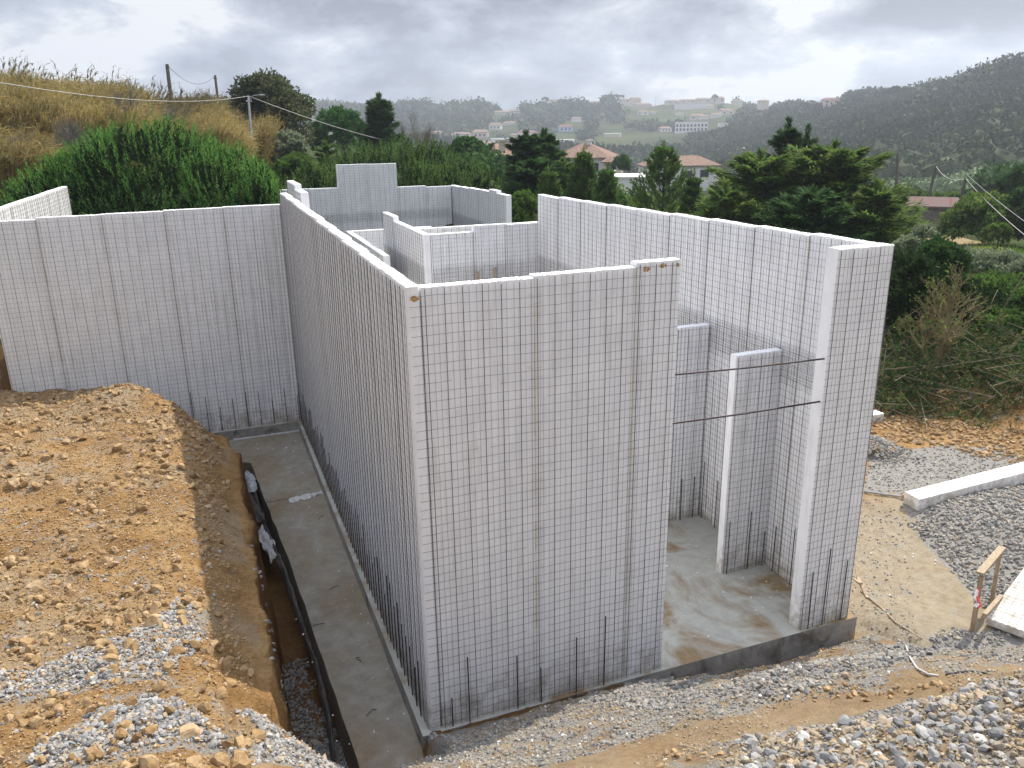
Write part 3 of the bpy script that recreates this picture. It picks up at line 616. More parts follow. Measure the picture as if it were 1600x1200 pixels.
scatter('gravel', GZ['left'], 1500, .026, .055, GRAVEL, 'patch of grey gravel lying on the orange soil bank', cond=lambda x, y: x < -1.9)
scatter('gravel', GZ['bottom'], 1500, .026, .06, GRAVEL, 'grey gravel along the bottom edge of the view, at the end of the trench', cond=lambda x, y: ~((x > -1.8) & (x < -1.3) & (y > -1.5)))
scatter('gravel', GZ['front'], 900, .03, .065, GRAVELD, 'small grey gravel heap at the foot of the front wall')
scatter('gravel', GZ['strip'], 560, .025, .075, GRAVELD, 'strip of grey gravel below the slab corner', cond=lambda x, y: fbm(x*1.8, y*1.8, 3, 76) > -.14)
scatter('gravel', GZ['coarse'], 400, .025, .09, GRAVEL, 'coarse broken stone in the lower right foreground', fine=True)
scatter('soil_clods', GZ['coarse'], 900, .008, .04, DUSTC, 'crumbs of orange soil between the coarse broken stone', cat='soil', powr=2, sink=-.1)
scatter('gravel', [(6.5, -.9), (10, 2.6), (9.6, 4.5), (6.4, 4.5)], 160, .01, .045, GRAVELD, 'fine stones strewn on the pale sand beside the slab corner', powr=2.5)
scatter('gravel', GZ['pile'], 420, .045, .085, GRAVELD, 'grey gravel pile in front of the long white foam board')
scatter('gravel', GZ['far'], 150, .03, .06, GRAVELD, 'thin gravel spread over the sandy ground behind the white foam board')
bankp = [(-8, -5), (-1.9, -5), (-1.85, 9.0), (-2.7, 11.3), (-8, 11.3)]
frontp = [(-1.6, -1.5), (.2, -.7), (3, -.15), (6.2, -.3), (5.5, -3.3), (4.6, -5.4), (1.5, -7), (-1.6, -7)]
scatter('soil_clods', bankp, 170, .015, .15, CLOD, 'crumbly orange soil clods over the excavation bank', powr=4.5, fine=True, cond=lambda x, y: fbm(x*1.1, y*1.1, 3, 71)+.35*fbm(x*4, y*4, 2, 73) > -.04, cat='soil', flat=.7)
scatter('soil_clods', bankp, 1100, .008, .034, CLOD, 'fine soil crumbs over the excavation bank', cat='soil', powr=2)
scatter('gravel', bankp, 60, .015, .05, GRAVEL, 'single grey stones strewn over the soil bank', cond=lambda x, y: fbm(x*.8+3, y*.8, 3, 72) > .05)
scatter('soil_clods', frontp, 900, .006, .030, DUSTC, 'loose soil crumbs on the slope in front of the foam walls', cat='soil', powr=2.5, cond=lambda x, y: fbm(x*1.6, y*1.6, 3, 74) > -.10)
scatter('gravel', frontp, 900, .008, .042, GRAVELD, 'small stones trodden into the slope in front of the foam walls', powr=2.2, cond=lambda x, y: (fbm(x*1.3+7, y*1.3, 4, 75) > -.02) & ~inpoly(x, y, GZ['lip']))
scatter('gravel', [(-1.62, -1), (-1.0, -1), (-1.0, 3.2), (-1.55, 3.2)], 900, .03, .06, GRAVELD, 'dark gravel in the bottom of the trench', cond=lambda x, y: (fbm(x*2, y*1.0, 2, 5) > -.2))
scatter('soil_clods', wpoly([(1368, 652), (1480, 652), (1640, 690), (1640, 735), (1500, 705), (1400, 690), (1360, 692)]), 170, .03, .15, CLOD, 'orange clods scattered along the far edge of the yard', fine=True, powr=2.5, cat='soil', flat=.5)
# clumps heaped along the gravel edge and the big lumps on the bank
def heap(pixels, smin, smax, per, spread=.12):
    pts = []; sz = []
    for px, py in pixels:
        h_ = hit(px, py)
        for k in range(per): x = h_[0]+rng.normal(0, spread); y = h_[1]+rng.normal(0, spread); pts.append((x, y, float(Z(x, y)))); sz.append(rng.uniform(smin, smax))
    return stones('soil_clods', np.array(pts), np.array(sz), CLOD, .75, .2, True, .2)
tag(heap([(15, 1040), (45, 1030), (100, 1010), (125, 975), (140, 960), (165, 975), (190, 930), (215, 930), (235, 940), (265, 925), (280, 915), (300, 930), (150, 950), (60, 1005), (20, 1065), (320, 955)], .03, .10, 7), 'row of rounded orange clods along the edge of the gravel patch', 'soil')
tag(heap([(240, 725), (250, 740), (225, 735), (265, 700), (190, 705), (80, 720), (60, 740), (45, 750), (20, 700), (130, 690), (105, 690), (30, 760), (270, 735), (60, 800), (40, 715)], .07, .2, 3), 'larger clods of orange soil on top of the bank', 'soil')
tag(heap([(1130, 1020), (1160, 1050), (1265, 1010), (1280, 1020), (1290, 1005), (1255, 1030), (1150, 1060), (1085, 1055), (1190, 1045)], .015, .06, 22, .13), 'orange clods against the concrete kerb', 'soil')
tag(heap([(1425, 1080), (1440, 1085), (1350, 1085), (1370, 1078), (1300, 1098), (1080, 1190), (1060, 1180)], .02, .07, 8), 'dark orange clods at the lip above the coarse stone', 'soil')

# ------------------------------------------------------------------ trench membrane and scraps
def sheet(name, pts, wd, m, label, cat, drop=.0, seed=1, nseg=40, group=None, crump=.035):
    pts = np.array(pts, float); tt = np.linspace(0, len(pts)-1, nseg); c = np.stack([np.interp(tt, range(len(pts)), pts[:, i]) for i in range(3)], 1); d = np.gradient(c, axis=0); d /= np.linalg.norm(d, axis=1)[:, None]
    s_ = np.cross(d, [0, 0, 1.]); s_ /= np.linalg.norm(s_, axis=1)[:, None]; k = 9; V = []
    for i in range(nseg):
        w_ = wd*(.7+.6*float(vn(np.array(i*.35), np.array(2.), seed)))
        for j in range(k):
            q = (j/(k-1)-.5); n_ = fbm(np.array(i*.4), np.array(j*.9), 3, seed); V.append(c[i]+s_[i]*q*w_+np.array([0, 0, .4*crump*math.cos(q*math.pi)-drop*(q+.5)**2+3.4*crump*float(n_)]))
    f_ = [[i*k+j, i*k+j+1, (i+1)*k+j+1, (i+1)*k+j] for i in range(nseg-1) for j in range(k-1)]
    o = npmesh(name, np.array(V), f_, m, None, True)
    md = o.modifiers.new('thickness', 'SOLIDIFY'); md.thickness = .004
    return tag(o, label, cat, group)
sheet('membrane', [(-1.40, 8.9, -.28), (-1.34, 7.5, -.34), (-1.27, 6.3, -.36), (-1.15, 5.0, -.36), (-1.08, 3.6, -.38), (-1.01, 2.4, -.44), (-1.0, 1.5, -.60), (-1.04, .9, -.80)], .07, PLASTIC, 'long strip of black plastic membrane draped along the outer edge of the footing', 'membrane', .12, 3, 110, crump=.028)
for pts, wd, m, lb, sd in (([(-1.50, 9.45, -.30), (-1.42, 8.8, -.26), (-1.38, 8.3, -.30)], .22, POLY, 'pale crumpled plastic sheet at the upper end of the footing edge', 5),
                           ([(-1.52, 8.4, -.4), (-1.42, 7.6, -.33), (-1.36, 7.0, -.36)], .20, PLASTIC, 'dark crumpled plastic beside the pale sheet in the trench', 8),
                           ([(-1.40, 6.9, -.42), (-1.32, 6.2, -.36), (-1.24, 5.6, -.42)], .18, MORTAR, 'pale mortar lumps along the footing edge', 11)):
    sheet('plastic_sheet' if m != MORTAR else 'mortar_lumps', pts, wd, m, lb, 'plastic sheet' if m != MORTAR else 'mortar', .05, sd, 24, crump=.06)
b = MB(); b.tube([(-1.5, 7.3, -.5), (-1.44, 7.0, -.45), (-1.40, 6.7, -.5), (-1.46, 6.5, -.6)], .03, 8); tag(b.build('drain_pipe', PLASTIC, None, True), 'short black corrugated pipe end in the trench', 'pipe')
for i, (x, y, a_, lb) in enumerate([(-.55, 3.9, .5, 'bent wire offcut in the middle of the footing strip'), (-.45, 1.9, 2.0, 'bent wire offcut on the footing, second from the near end'), (-.95, 3.0, .1, 'wire offcut at the outer footing edge beside the black membrane'), (-.35, 6.4, 1.2, 'wire offcut just before the pale mortar ridge on the footing'), (-.6, .8, .8, 'wire offcut nearest the gravel end of the footing strip')]):
    b = MB(); b.tube([(x, y, -.215), (x+.12*math.cos(a_), y+.12*math.sin(a_), -.215), (x+.12*math.cos(a_)+.05, y+.12*math.sin(a_)-.04, -.20)], .005, 5)
    tag(b.build('wire_offcut', DCABLE), lb, 'wire', 'wire offcuts on the footing strip')

# ------------------------------------------------------------------ things on the right
def gp(px, py, dz=0): h_ = hit(px, py); return h_+np.array([0, 0, dz])
def plankboard(a_, b_, wd, th, label, meshy=False, ribs=5, name='foam_board', tilt=0.0):
    """foam board lying from a to b (near long edge, underside)"""
    a_ = np.array(a_, float); b_ = np.array(b_, float); u = b_-a_; Ln = np.linalg.norm(u); u /= Ln; s_ = np.cross([0, 0, 1.], u); s_ /= np.linalg.norm(s_); up_ = np.cross(u, s_)
    s_, up_ = s_*math.cos(tilt)+up_*math.sin(tilt), up_*math.cos(tilt)-s_*math.sin(tilt)
    root = empty(name, tuple((a_+b_)/2+s_*wd/2), label, 'foam board', 'foam boards on the ground'); k = ribs*4; q = np.linspace(0, wd, k+1)
    wv = np.clip(np.abs(((q/(wd/ribs)) % 1)-.5)*4-.5, 0, 1)*.016; prof = [(q[i], th-wv[i]) for i in range(k+1)]+[(wd, 0), (0, 0)]; m = len(prof); n = 12; V = []
    for i in range(n+1):
        for x, z in prof: V.append(a_+u*Ln*i/n+s_*x+up_*z)
    f_ = [[i*m+j, i*m+(j+1) % m, (i+1)*m+(j+1) % m, (i+1)*m+j][::-1] for i in range(n) for j in range(m)]+[list(range(m)), [n*m+j for j in range(m)][::-1]]
    npmesh('foam_core', np.array(V), f_, FOAM, root)
    if meshy:
        P0 = []; P1 = []
        for x in np.arange(.03, wd, .1): P0.append(a_+s_*x+up_*(th+.018)); P1.append(b_+s_*x+up_*(th+.018))
        for x in np.arange(.05, Ln, .1): P0.append(a_+u*x+up_*(th+.018)); P1.append(a_+u*x+s_*wd+up_*(th+.02))
        for z in np.arange(.04, th, .08): P0.append(a_+up_*z-s_*.015); P1.append(b_+up_*z-s_*.015)
        V, Fs = bars(P0, P1, .0022); npmesh('wire_mesh', V, Fs, STEEL, root)
    return root
h1 = gp(1434, 800); h2 = gp(1640, 748)
plankboard(h1+np.array([0, 0, .02]), np.array([h2[0], h2[1], h2[2]+.05]), .36, .25, 'long bare white ribbed foam board lying on the gravel at the right', ribs=4)
plankboard((8.40, -1.02, -.30), (11.4, .30, -.22), .5, .12, 'foam board with wire mesh on it, leaning behind the wooden frame at the right edge', True, 6)
b_ = gp(1372, 657); root = plankboard(b_+np.array([-.45, -.1, .0]), b_+np.array([.06, -.1, .0]), .3, .22, 'small white foam offcut on the ground just behind the return wall', ribs=3)
# wooden frame
root = empty('guard_frame', (8.1, -.55, -.3), 'weathered wooden guard frame of two posts and two rails beside the meshed foam board', 'wooden frame')
def pt_at(px, py, dep): return P(px, py, dep)
D1, D2 = 11.55, 12.35
def beam(nm, a_, b_, w1, w2, par, m=WOOD, k=.0):
    a_ = np.array(a_, float); b_ = np.array(b_, float); d = b_-a_; d /= np.linalg.norm(d); s_ = np.cross(d, [0, 0, 1.] if abs(d[2]) < .9 else [1., .6, 0]); s_ /= np.linalg.norm(s_); t_ = np.cross(s_, d); V = []
    for p in (a_, (a_+b_)/2+s_*k, b_):
        for i, j in ((-1, -1), (1, -1), (1, 1), (-1, 1)): V.append(p+s_*i*w1/2+t_*j*w2/2)
    f_ = [[0, 1, 2, 3], [11, 10, 9, 8]]+[[r_*4+j, (r_+1)*4+j, (r_+1)*4+(j+1) % 4, r_*4+(j+1) % 4] for r_ in (0, 1) for j in range(4)]
    return npmesh(nm, np.array(V), f_, m, par)
pa, pb = P(1533, 903, D1), P(1562, 866, D2)
beam('post', pa+np.array([0, 0, .02]), (pa[0]+.02, pa[1], -.75), .06, .08, root); beam('post', pb+np.array([0, 0, .02]), (pb[0]+.03, pb[1], -.75), .055, .08, root)
beam('rail', P(1530, 901, D1-.06)+np.array([0, 0, .05]), P(1565, 860, D2+.1)+np.array([0, 0, .05]), .10, .035, root)
beam('rail', P(1538, 962, D1+.05), P(1564, 932, D2+.05), .06, .06, root)
for m_, pts in ((TAPEM, [(1529, 920), (1527, 932), (1531, 944), (1526, 950)]), (TAPEW, [(1527, 922), (1524, 934), (1528, 942), (1523, 948)])):
    sheet('barrier_tape', [P(x, y, D1-.12) for x, y in pts], .05, m_, ('red' if m_ is TAPEM else 'white')+' strip of crumpled barrier tape hanging on the wooden frame', 'barrier tape', 0, 4, 14, crump=.02)
# timber props and tube next to the return wall
root = empty('timber_prop', (7.4, 1.2, -.4), 'thin timber prop of two crossed battens standing behind the return wall', 'prop')
beam('batten', P(1334, 862, 12.0), P(1342, 905, 11.7), .05, .03, root); beam('batten', P(1341, 903, 11.7), P(1356, 935, 11.3), .05, .03, root); beam('batten', P(1329, 900, 11.9), P(1345, 912, 11.5), .05, .03, root)
b = MB(); a_ = gp(1350, 770, .03); c_ = gp(1411, 780, .05); b.tube([a_, c_], .022, 8); root = tag(b.build('steel_tube', LAMPM), 'grey steel tube with a rusty clamp lying on gravel behind the return wall', 'tube')
b = MB(); u = (c_-a_)/np.linalg.norm(c_-a_); b.tube([c_-u*.02+np.array([0, 0, .03]), c_+u*.09+np.array([0, 0, .0])], .05, 10); b.build('clamp', RUST, root)
b = MB(); b.tube([gp(x, y, .02) for x, y in ((1345, 925), (1375, 950), (1400, 975), (1440, 1000))], .016, 6); tag(b.build('batten_on_ground', WOOD, None), 'thin batten lying on the sand beside the slab corner', 'batten')
b = MB(); b.tube([gp(x, y, .014) for x, y in ((1403, 1000), (1415, 1010), (1422, 1030), (1432, 1046), (1450, 1056), (1466, 1058))], .010, 7); tag(b.build('hose', CABLE, None, True), 'thin pale hose lying curved on the gravel slope at the lower right', 'hose')
b = MB(); b.tube([gp(x, y, .014) for x, y in ((1478, 1056), (1495, 1053), (1515, 1051), (1535, 1053), (1548, 1057))], .008, 6); tag(b.build('bent_wire', DCABLE, None, True), 'thin dark bent wire on the slope right of the pale hose', 'wire')
x = rng.normal(11.75, .35, 900); y = rng.normal(5.35, .3, 900); zz = Z(x, y)+.34*np.exp(-((x-11.75)**2+(y-5.35)**2)/.25)
tag(stones('gravel_heap', np.stack([x, y, zz], 1), rng.uniform(.03, .08, 900), GRAVELD, .6, .2, False, .2), 'small dark gravel heap on the ground close behind the return wall', 'gravel')

# ------------------------------------------------------------------ vegetation
def quads(c, d, wdir, ln, wd):
    """leaf blades: from c along d*ln, width wd along wdir; pointed diamonds"""
    c, d, wdir = map(np.asarray, (c, d, wdir)); ln = np.asarray(ln).reshape(-1, 1); wd = np.asarray(wd).reshape(-1, 1)
    V = np.stack([c, c+d*ln*.5+wdir*wd*.5, c+d*ln, c+d*ln*.5-wdir*wd*.5], 1).reshape(-1, 3); n = len(c)
    return V, (np.arange(n)*4)[:, None]+np.array([[0, 1, 2, 3]])
def unit(n): v = rng.normal(size=(n, 3)); return v/np.linalg.norm(v, axis=1)[:, None]
def nrm(v): return v/(np.linalg.norm(v, axis=-1, keepdims=True)+1e-9)
class Acc:
    def __init__(s): s.V = []; s.F = []; s.n = 0
    def add(s, VF): V, Fc = VF; s.V.append(V); s.F.append(Fc+s.n); s.n += len(V)
    def build(s, name, m, parent=None): return npmesh(name, np.concatenate(s.V), np.concatenate(s.F), m, parent)
def blob_leaves(c, r, n, size, clump=.28, nc=None, shell=.55, up=.35, flat=1.0):
    """leaves grouped in clumps over an ellipsoid; returns V,F"""
    c = np.array(c, float); r = np.array(r, float); nc = nc or max(8, n//60)
    cd_ = unit(nc); cd_[:, 2] = np.abs(cd_[:, 2])*1.0-.25*rng.random(nc); cc = cd_*(shell+(1.02-shell)*rng.random((nc, 1))**.5)
    k = rng.integers(0, nc, n); lp = cc[k]+unit(n)*clump*(rng.random((n, 1))**.4)*np.array([1, 1, flat]); pos = c+lp*r
    d = nrm(unit(n)+nrm(cd_[k])*.6+np.array([0, 0, up])); wv = nrm(np.cross(d, unit(n)))
    return quads(pos, d, wv, size*(.6+.8*rng.random(n)), size*(.35+.3*rng.random(n)))
def trunk(root, base, top, r, m=TRUNK, lean=.1, limbs=5, spread=1.2):
    b = MB(); base = np.array(base, float); top = np.array(top, float); h = top[2]-base[2]
    mid = (base+top)/2+np.array([rng.normal()*lean*h*.2, rng.normal()*lean*h*.2, 0]); b.tube([base-np.array([0, 0, .3]), mid, top], r, 8, r*.35)
    for i in range(limbs):
        t = .25+.6*i/max(1, limbs-1); p = base+(top-base)*t; a_ = rng.random()*6.28; q = p+np.array([math.cos(a_)*spread, math.sin(a_)*spread, spread*.6]); b.tube([p, (p+q)/2+np.array([0, 0, .1*spread]), q], r*.4, 5, r*.12)
    return b.build('trunk', m, root, True)
def place(px, ytop, ybot, dep, wpx, dz=0):
    """tree spot: centre column px, top row, depth; returns base point, height, radius"""
    t = P(px, ytop, dep); g = gz(t[0], t[1]); base = np.array([t[0], t[1], g+dz]); return base, t[2]-base[2], wpx/F*dep/2
def leafy_tree(name, label, cat, px, ytop, dep, wpx, m, n, size, rz=None, group=None, blobs=6, cz=.6, clump=.28, zoff=0, tr=True, shell=.55, flat=1.0):
    base, h, r = place(px, ytop, 0, dep, wpx); root = empty(name, tuple(base), label, cat, group); acc = Acc()
    if blobs <= 1: acc.add(blob_leaves(base+[0, 0, h-(rz or r)], (r, r, rz or r), n, size, clump, shell=shell, flat=flat))
    else:
        for i in range(blobs):
            a_ = 6.28*i/blobs+rng.random(); q = .55*r*(i > 0); rb = r*(.42+.22*rng.random()); zz = h*cz+(h*(1-cz)-rb)*(1-(q/r)*.9*rng.random()) if i else h-rb
            acc.add(blob_leaves(base+[math.cos(a_)*q, math.sin(a_)*q, zz], (rb*1.05, rb*1.05, rb*.95), n//blobs, size, clump, shell=shell, flat=flat))
            if i: acc.add(blob_leaves(base+[math.cos(a_)*q*1.1, math.sin(a_)*q*1.1, zz*.5], (rb*.95, rb*.95, zz*.5), n//blobs//2, size, clump, shell=shell))
    acc.build('crown', m, root)
    if tr: trunk(root, base, base+[0, 0, h*.8], max(.05, r*.06), spread=r*.5)
    return root
# --- pines with upright shoots
def shoots(pos, axis, ln, rad, nn, acc):
    """bottle brush shoots"""
    n = len(pos); P_ = np.repeat(pos, nn, 0); A__ = np.repeat(axis, nn, 0); t = np.tile(np.linspace(.0, 1, nn), n); L_ = np.repeat(ln, nn)
    side = nrm(np.cross(A__, unit(n*nn))); c = P_+A__*(t*L_)[:, None]; d = nrm(side*(.9-.35*t)[:, None]+A__*(.75+.3*t)[:, None]); wv = nrm(np.cross(d, A__)+.2*unit(n*nn))
    acc.add(quads(c, d, wv, np.full(n*nn, rad)*(1.15-.25*t), np.full(n*nn, rad*.36)))
def pine_dome(name, label, domes, m, dens, ln, rad, nn=11, cat='pine tree', group=None, inner=True, low=-.35):
    """domes: list of (center, (rx,ry,rz))"""
    c0 = np.array(domes[0][0]); g = gz(c0[0], c0[1]); root = empty(name, (c0[0], c0[1], g), label, cat, group); acc = Acc(); acc2 = Acc()
    for c, r in domes:
        c = np.array(c, float); r = np.array(r, float); n = int(dens*(r[0]*r[1]+r[0]*r[2]+r[1]*r[2])*2)
        d = unit(n*2); d = d[d[:, 2] > low][:n]
        lump = 1+.16*fbm(d[:, 0]*3.2+c[0], d[:, 2]*3.2+d[:, 1]*2.3+c[1], 3, 81)+rng.normal(0, .03, len(d)); pos = c+d*r*lump[:, None]
        ax = nrm(d*np.array([.55, .55, .3])+np.array([0, 0, .95])+unit(len(d))*.10); L_ = ln*(.6+.8*rng.random(len(d))); shoots(pos-ax*(L_*.5)[:, None], ax, L_, rad, nn, acc)
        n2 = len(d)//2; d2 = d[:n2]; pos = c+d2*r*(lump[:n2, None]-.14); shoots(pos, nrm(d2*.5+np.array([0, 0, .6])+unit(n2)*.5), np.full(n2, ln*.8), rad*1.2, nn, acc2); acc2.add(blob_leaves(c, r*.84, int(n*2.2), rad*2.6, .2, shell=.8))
    acc.build('crown', m, root); acc2.build('inner_foliage', L_OLDSHADE, root)
    for c, r in domes:
        b = MB(); c = np.array(c); b.tube([(c[0], c[1], gz(c[0], c[1])-.2), (c[0]+.1, c[1], c[2])], .14, 7, .06)
        for i in range(9): a_ = i*.7; b.tube([(c[0], c[1], c[2]-r[2]*.6), (c[0]+math.cos(a_)*r[0]*.8, c[1]+math.sin(a_)*r[1]*.8, c[2]+r[2]*.2)], .05, 5, .015)
        b.build('trunk', TRUNK, root)
    return root
def dm(px, ytop, dep, wpx, hz, ry=None):
    t = P(px, ytop, dep); rx = wpx/F*dep/2; return ((t[0], t[1], t[2]-hz), (rx, ry or rx*.8, hz))
pine_dome('pine_tree', 'big dense pine with upright bright shoots behind the wide left wall', [dm(225, 194, 29, 300, 2.6, 2.6), dm(120, 248, 28.5, 220, 2.3, 2.2), dm(345, 232, 28.5, 170, 2.5, 2.2), dm(60, 282, 28, 150, 2.2, 1.8), dm(400, 262, 27.5, 80, 2.4, 1.6)], L_PINE, 27, .50, .105, 14)
pine_dome('pine_tree', 'low pine thicket crown behind the left part of the back wall', [dm(490, 262, 37, 110, 1.9), dm(445, 285, 34, 80, 1.6), dm(455, 262, 42, 90, 1.8)], L_PINEM, 18, .54, .12, 12, group='pine thicket behind the back wall')
pine_dome('pine_tree', 'wide pine crown rising behind the raised block of the back wall', [dm(600, 234, 42, 210, 2.6), dm(560, 232, 44, 150, 2.2), dm(655, 224, 43, 150, 2.4)], L_PINEM, 17, .58, .125, 12, group='pine thicket behind the back wall')
pine_dome('pine_tree', 'pine crown sloping down to the right end of the back wall', [dm(705, 250, 41, 130, 2.0), dm(745, 266, 38, 80, 1.5), dm(650, 262, 36, 110, 1.5), dm(700, 268, 36, 90, 1.3)], L_PINEM, 19, .52, .12, 12, group='pine thicket behind the back wall')
# --- cypress: layered drooping sprays on limbs
def cypress(name, label, px, ytop, dep, wpx, m, nl=26, per=26, leaf=.30, cat='cypress tree', group=None, shape=1.0, lowf=.08, droop=.25, ncl=16, topw=.12):
    base, h, r = place(px, ytop, 0, dep, wpx); root = empty(name, tuple(base), label, cat, group); acc = Acc(); b = MB()
    b.tube([base-[0, 0, .3], base+[.1, 0, h*.5], base+[0, 0, h*.93]], max(.08, r*.06), 8, .03)
    for i in range(nl):
        t = lowf+(1-lowf)*((i+rng.random())/nl); rad = r*(topw+(1-topw)*(1-t)**shape)*(.65+.5*rng.random()); a_ = i*2.4+rng.random()*.8; out = np.array([math.cos(a_), math.sin(a_), 0])
        rise = .25+.5*t; s0 = base+[0, 0, h*t*.92]; k = np.linspace(0.12, 1, per)
        path = s0+out*(k*rad)[:, None]+np.array([0, 0, 1])*(rise*rad*k**1.3*.55-droop*rad*.15*k)[:, None]; b.tube([s0, path[per//2], path[-1]], .035+.02*r/3, 5, .01)
        P0 = np.repeat(path, ncl, 0); kk = np.repeat(k, ncl); wdt = rad*.24*(1.15-kk*.75); side = np.array([-out[1], out[0], 0]); n = len(P0)
        off = side*(rng.normal(0, 1, n)*wdt)[:, None]+np.array([0, 0, 1])*(rng.normal(0, .32, n)*wdt+.1)[:, None]+out*(rng.normal(0, .25, n)*wdt)[:, None]
        d = nrm(out*.9+side*(rng.normal(0, .6, n))[:, None]+np.array([0, 0, .25])+unit(n)*.45); d[:, 2] -= .12*rng.random(n); wv = nrm(np.cross(d, np.array([0, 0, 1.])+unit(n)*.5))
        acc.add(quads(P0+off, d, wv, leaf*(.5+.9*rng.random(n)), leaf*(.16+.16*rng.random(n))))
    # leader tip
    n = 120; z = rng.random(n); acc.add(quads(base+np.array([0, 0, 1])*(h*(.86+.16*z))[:, None]+unit(n)*(r*topw*.5*(1.05-z))[:, None], nrm(unit(n)*.7+np.array([0, 0, 1.])), unit(n), np.full(n, leaf), np.full(n, leaf*.25)))
    acc.build('crown', m, root); b.build('trunk', TRUNK, root); return root
gR = 'cypresses beyond the tall right wall'
cypress('cypress_tree', 'tall twin-topped cypress rising highest beyond the right wall', 1232, 193, 38, 120, L_CYPD, 34, 24, .32, group=gR, shape=.8, lowf=.3, topw=.2)
cypress('cypress_tree', 'narrow dark cypress leader beside the tallest cypress', 1262, 204, 39, 90, L_CYPD, 28, 20, .30, group=gR, shape=.8, lowf=.3, topw=.22)
cypress('cypress_tree', 'broad cypress with yellowish sprays beyond the near end of the right wall', 1305, 230, 34, 300, L_CYP, 52, 32, .34, group=gR, shape=.45, lowf=.05, ncl=22)
cypress('cypress_tree', 'spreading cypress beyond the middle of the right wall', 1190, 242, 35, 250, L_CYP, 46, 28, .34, group=gR, shape=.5, lowf=.05, ncl=20)
cypress('cypress_tree', 'low cypress at the left foot of the cypress clump, drooping over the right wall', 1135, 292, 33, 130, L_CYP, 30, 22, .30, group=gR, shape=.5, lowf=.05)
cypress('cypress_tree', 'cypress skirt reaching furthest right, above the return wall corner', 1372, 292, 31, 185, L_CYP, 36, 26, .32, group=gR, shape=.55, lowf=.03, ncl=20)
cypress('cypress_tree', 'dark cypress mass low behind the right wall', 1270, 300, 31, 220, L_CYPD, 40, 26, .32, group=gR, shape=.5, lowf=.03, ncl=20)
gC = 'cypresses between the back wall and the right wall'
cypress('cypress_tree', 'cypress with a pointed top behind the right end of the back wall', 822, 211, 46, 100, L_CYPD, 40, 22, .36, group=gC, shape=.6, ncl=20)
cypress('cypress_tree', 'cypress beside the pointed one, nearest the tiled house', 850, 208, 47, 110, L_CYPD, 38, 22, .36, group=gC, shape=.6, ncl=20)
cypress('cypress_tree', 'lower wide cypress in front of the pointed pair', 838, 255, 43, 135, L_CYPD, 40, 24, .34, group=gC, shape=.45, ncl=22)
cypress('cypress_tree', 'olive green cypress just left of the young pines', 880, 252, 44, 85, L_CYP, 26, 20, .30, group=gC, shape=.6)
cypress('cypress_tree', 'dark flame-topped cypress standing alone above the pine thicket', 592, 153, 58, 88, L_CYPD, 46, 24, .42, shape=.75, topw=.16, ncl=18)
cypress('cypress_tree', 'small upright cypress below the round dark pine', 508, 226, 46, 44, L_PINEM, 22, 14, .3, shape=.4, topw=.3)
# young open pines
def young_pine(label, px, ytop, dep, wpx, nw=9, m=L_PINEM, ln=.32, rad=.16, group='young pines behind the right wall'):
    base, h, r = place(px, ytop, 0, dep, wpx); root = empty('young_pine', tuple(base), label, 'pine tree', group); acc = Acc(); b = MB(); b.tube([base-[0, 0, .2], base+[0.1, 0, h]], .09, 7, .02)
    for w_ in range(nw):
        t = .18+.8*w_/nw; R0 = r*(1.05-t)*1.15
        for j in range(6):
            a_ = j*1.05+w_*.6+rng.normal()*.2; o_ = np.array([math.cos(a_), math.sin(a_), 0]); s0 = base+[0, 0, h*t]; e_ = s0+o_*R0*(.7+.4*rng.random())+[0, 0, R0*.75]; md_ = (s0+e_)/2-[0, 0, R0*.12]; b.tube([s0, md_, e_], .025, 4, .008)
            for q, c_ in ((.45, .5), (.75, .8), (1.0, 1.0), (.9, 1.0)):
                c = s0+(md_-s0)*min(1, q*2) if q < .5 else md_+(e_-md_)*(q*2-1); ps = c+unit(5)*.10*R0; shoots(ps, nrm(o_*.5+np.array([0, 0, .9])+unit(5)*.45), np.full(5, ln), rad, 9, acc)
    shoots(base+np.array([[0, 0, h-.1]]*4)+unit(4)*.08, nrm(np.array([[0, 0, 1.]]*4)+unit(4)*.3), np.full(4, ln*1.3), rad, 12, acc)
    acc.build('crown', m, root); b.build('trunk', TRUNK, root)
young_pine('open young pine with bare lower trunk before the white tiled house with three windows', 1038, 232, 41, 112, 9)
young_pine('dense young pine in front of the tiled house with a chimney', 912, 243, 41, 55, 10)
young_pine('small slanting young pine at the white flat-roofed block', 948, 268, 39, 40, 7)
young_pine('small young pine right of the open young pine', 1084, 276, 40, 44, 6)
young_pine('short young pine at the left foot of the cypresses, above the right wall corner', 858, 272, 38, 40, 6)
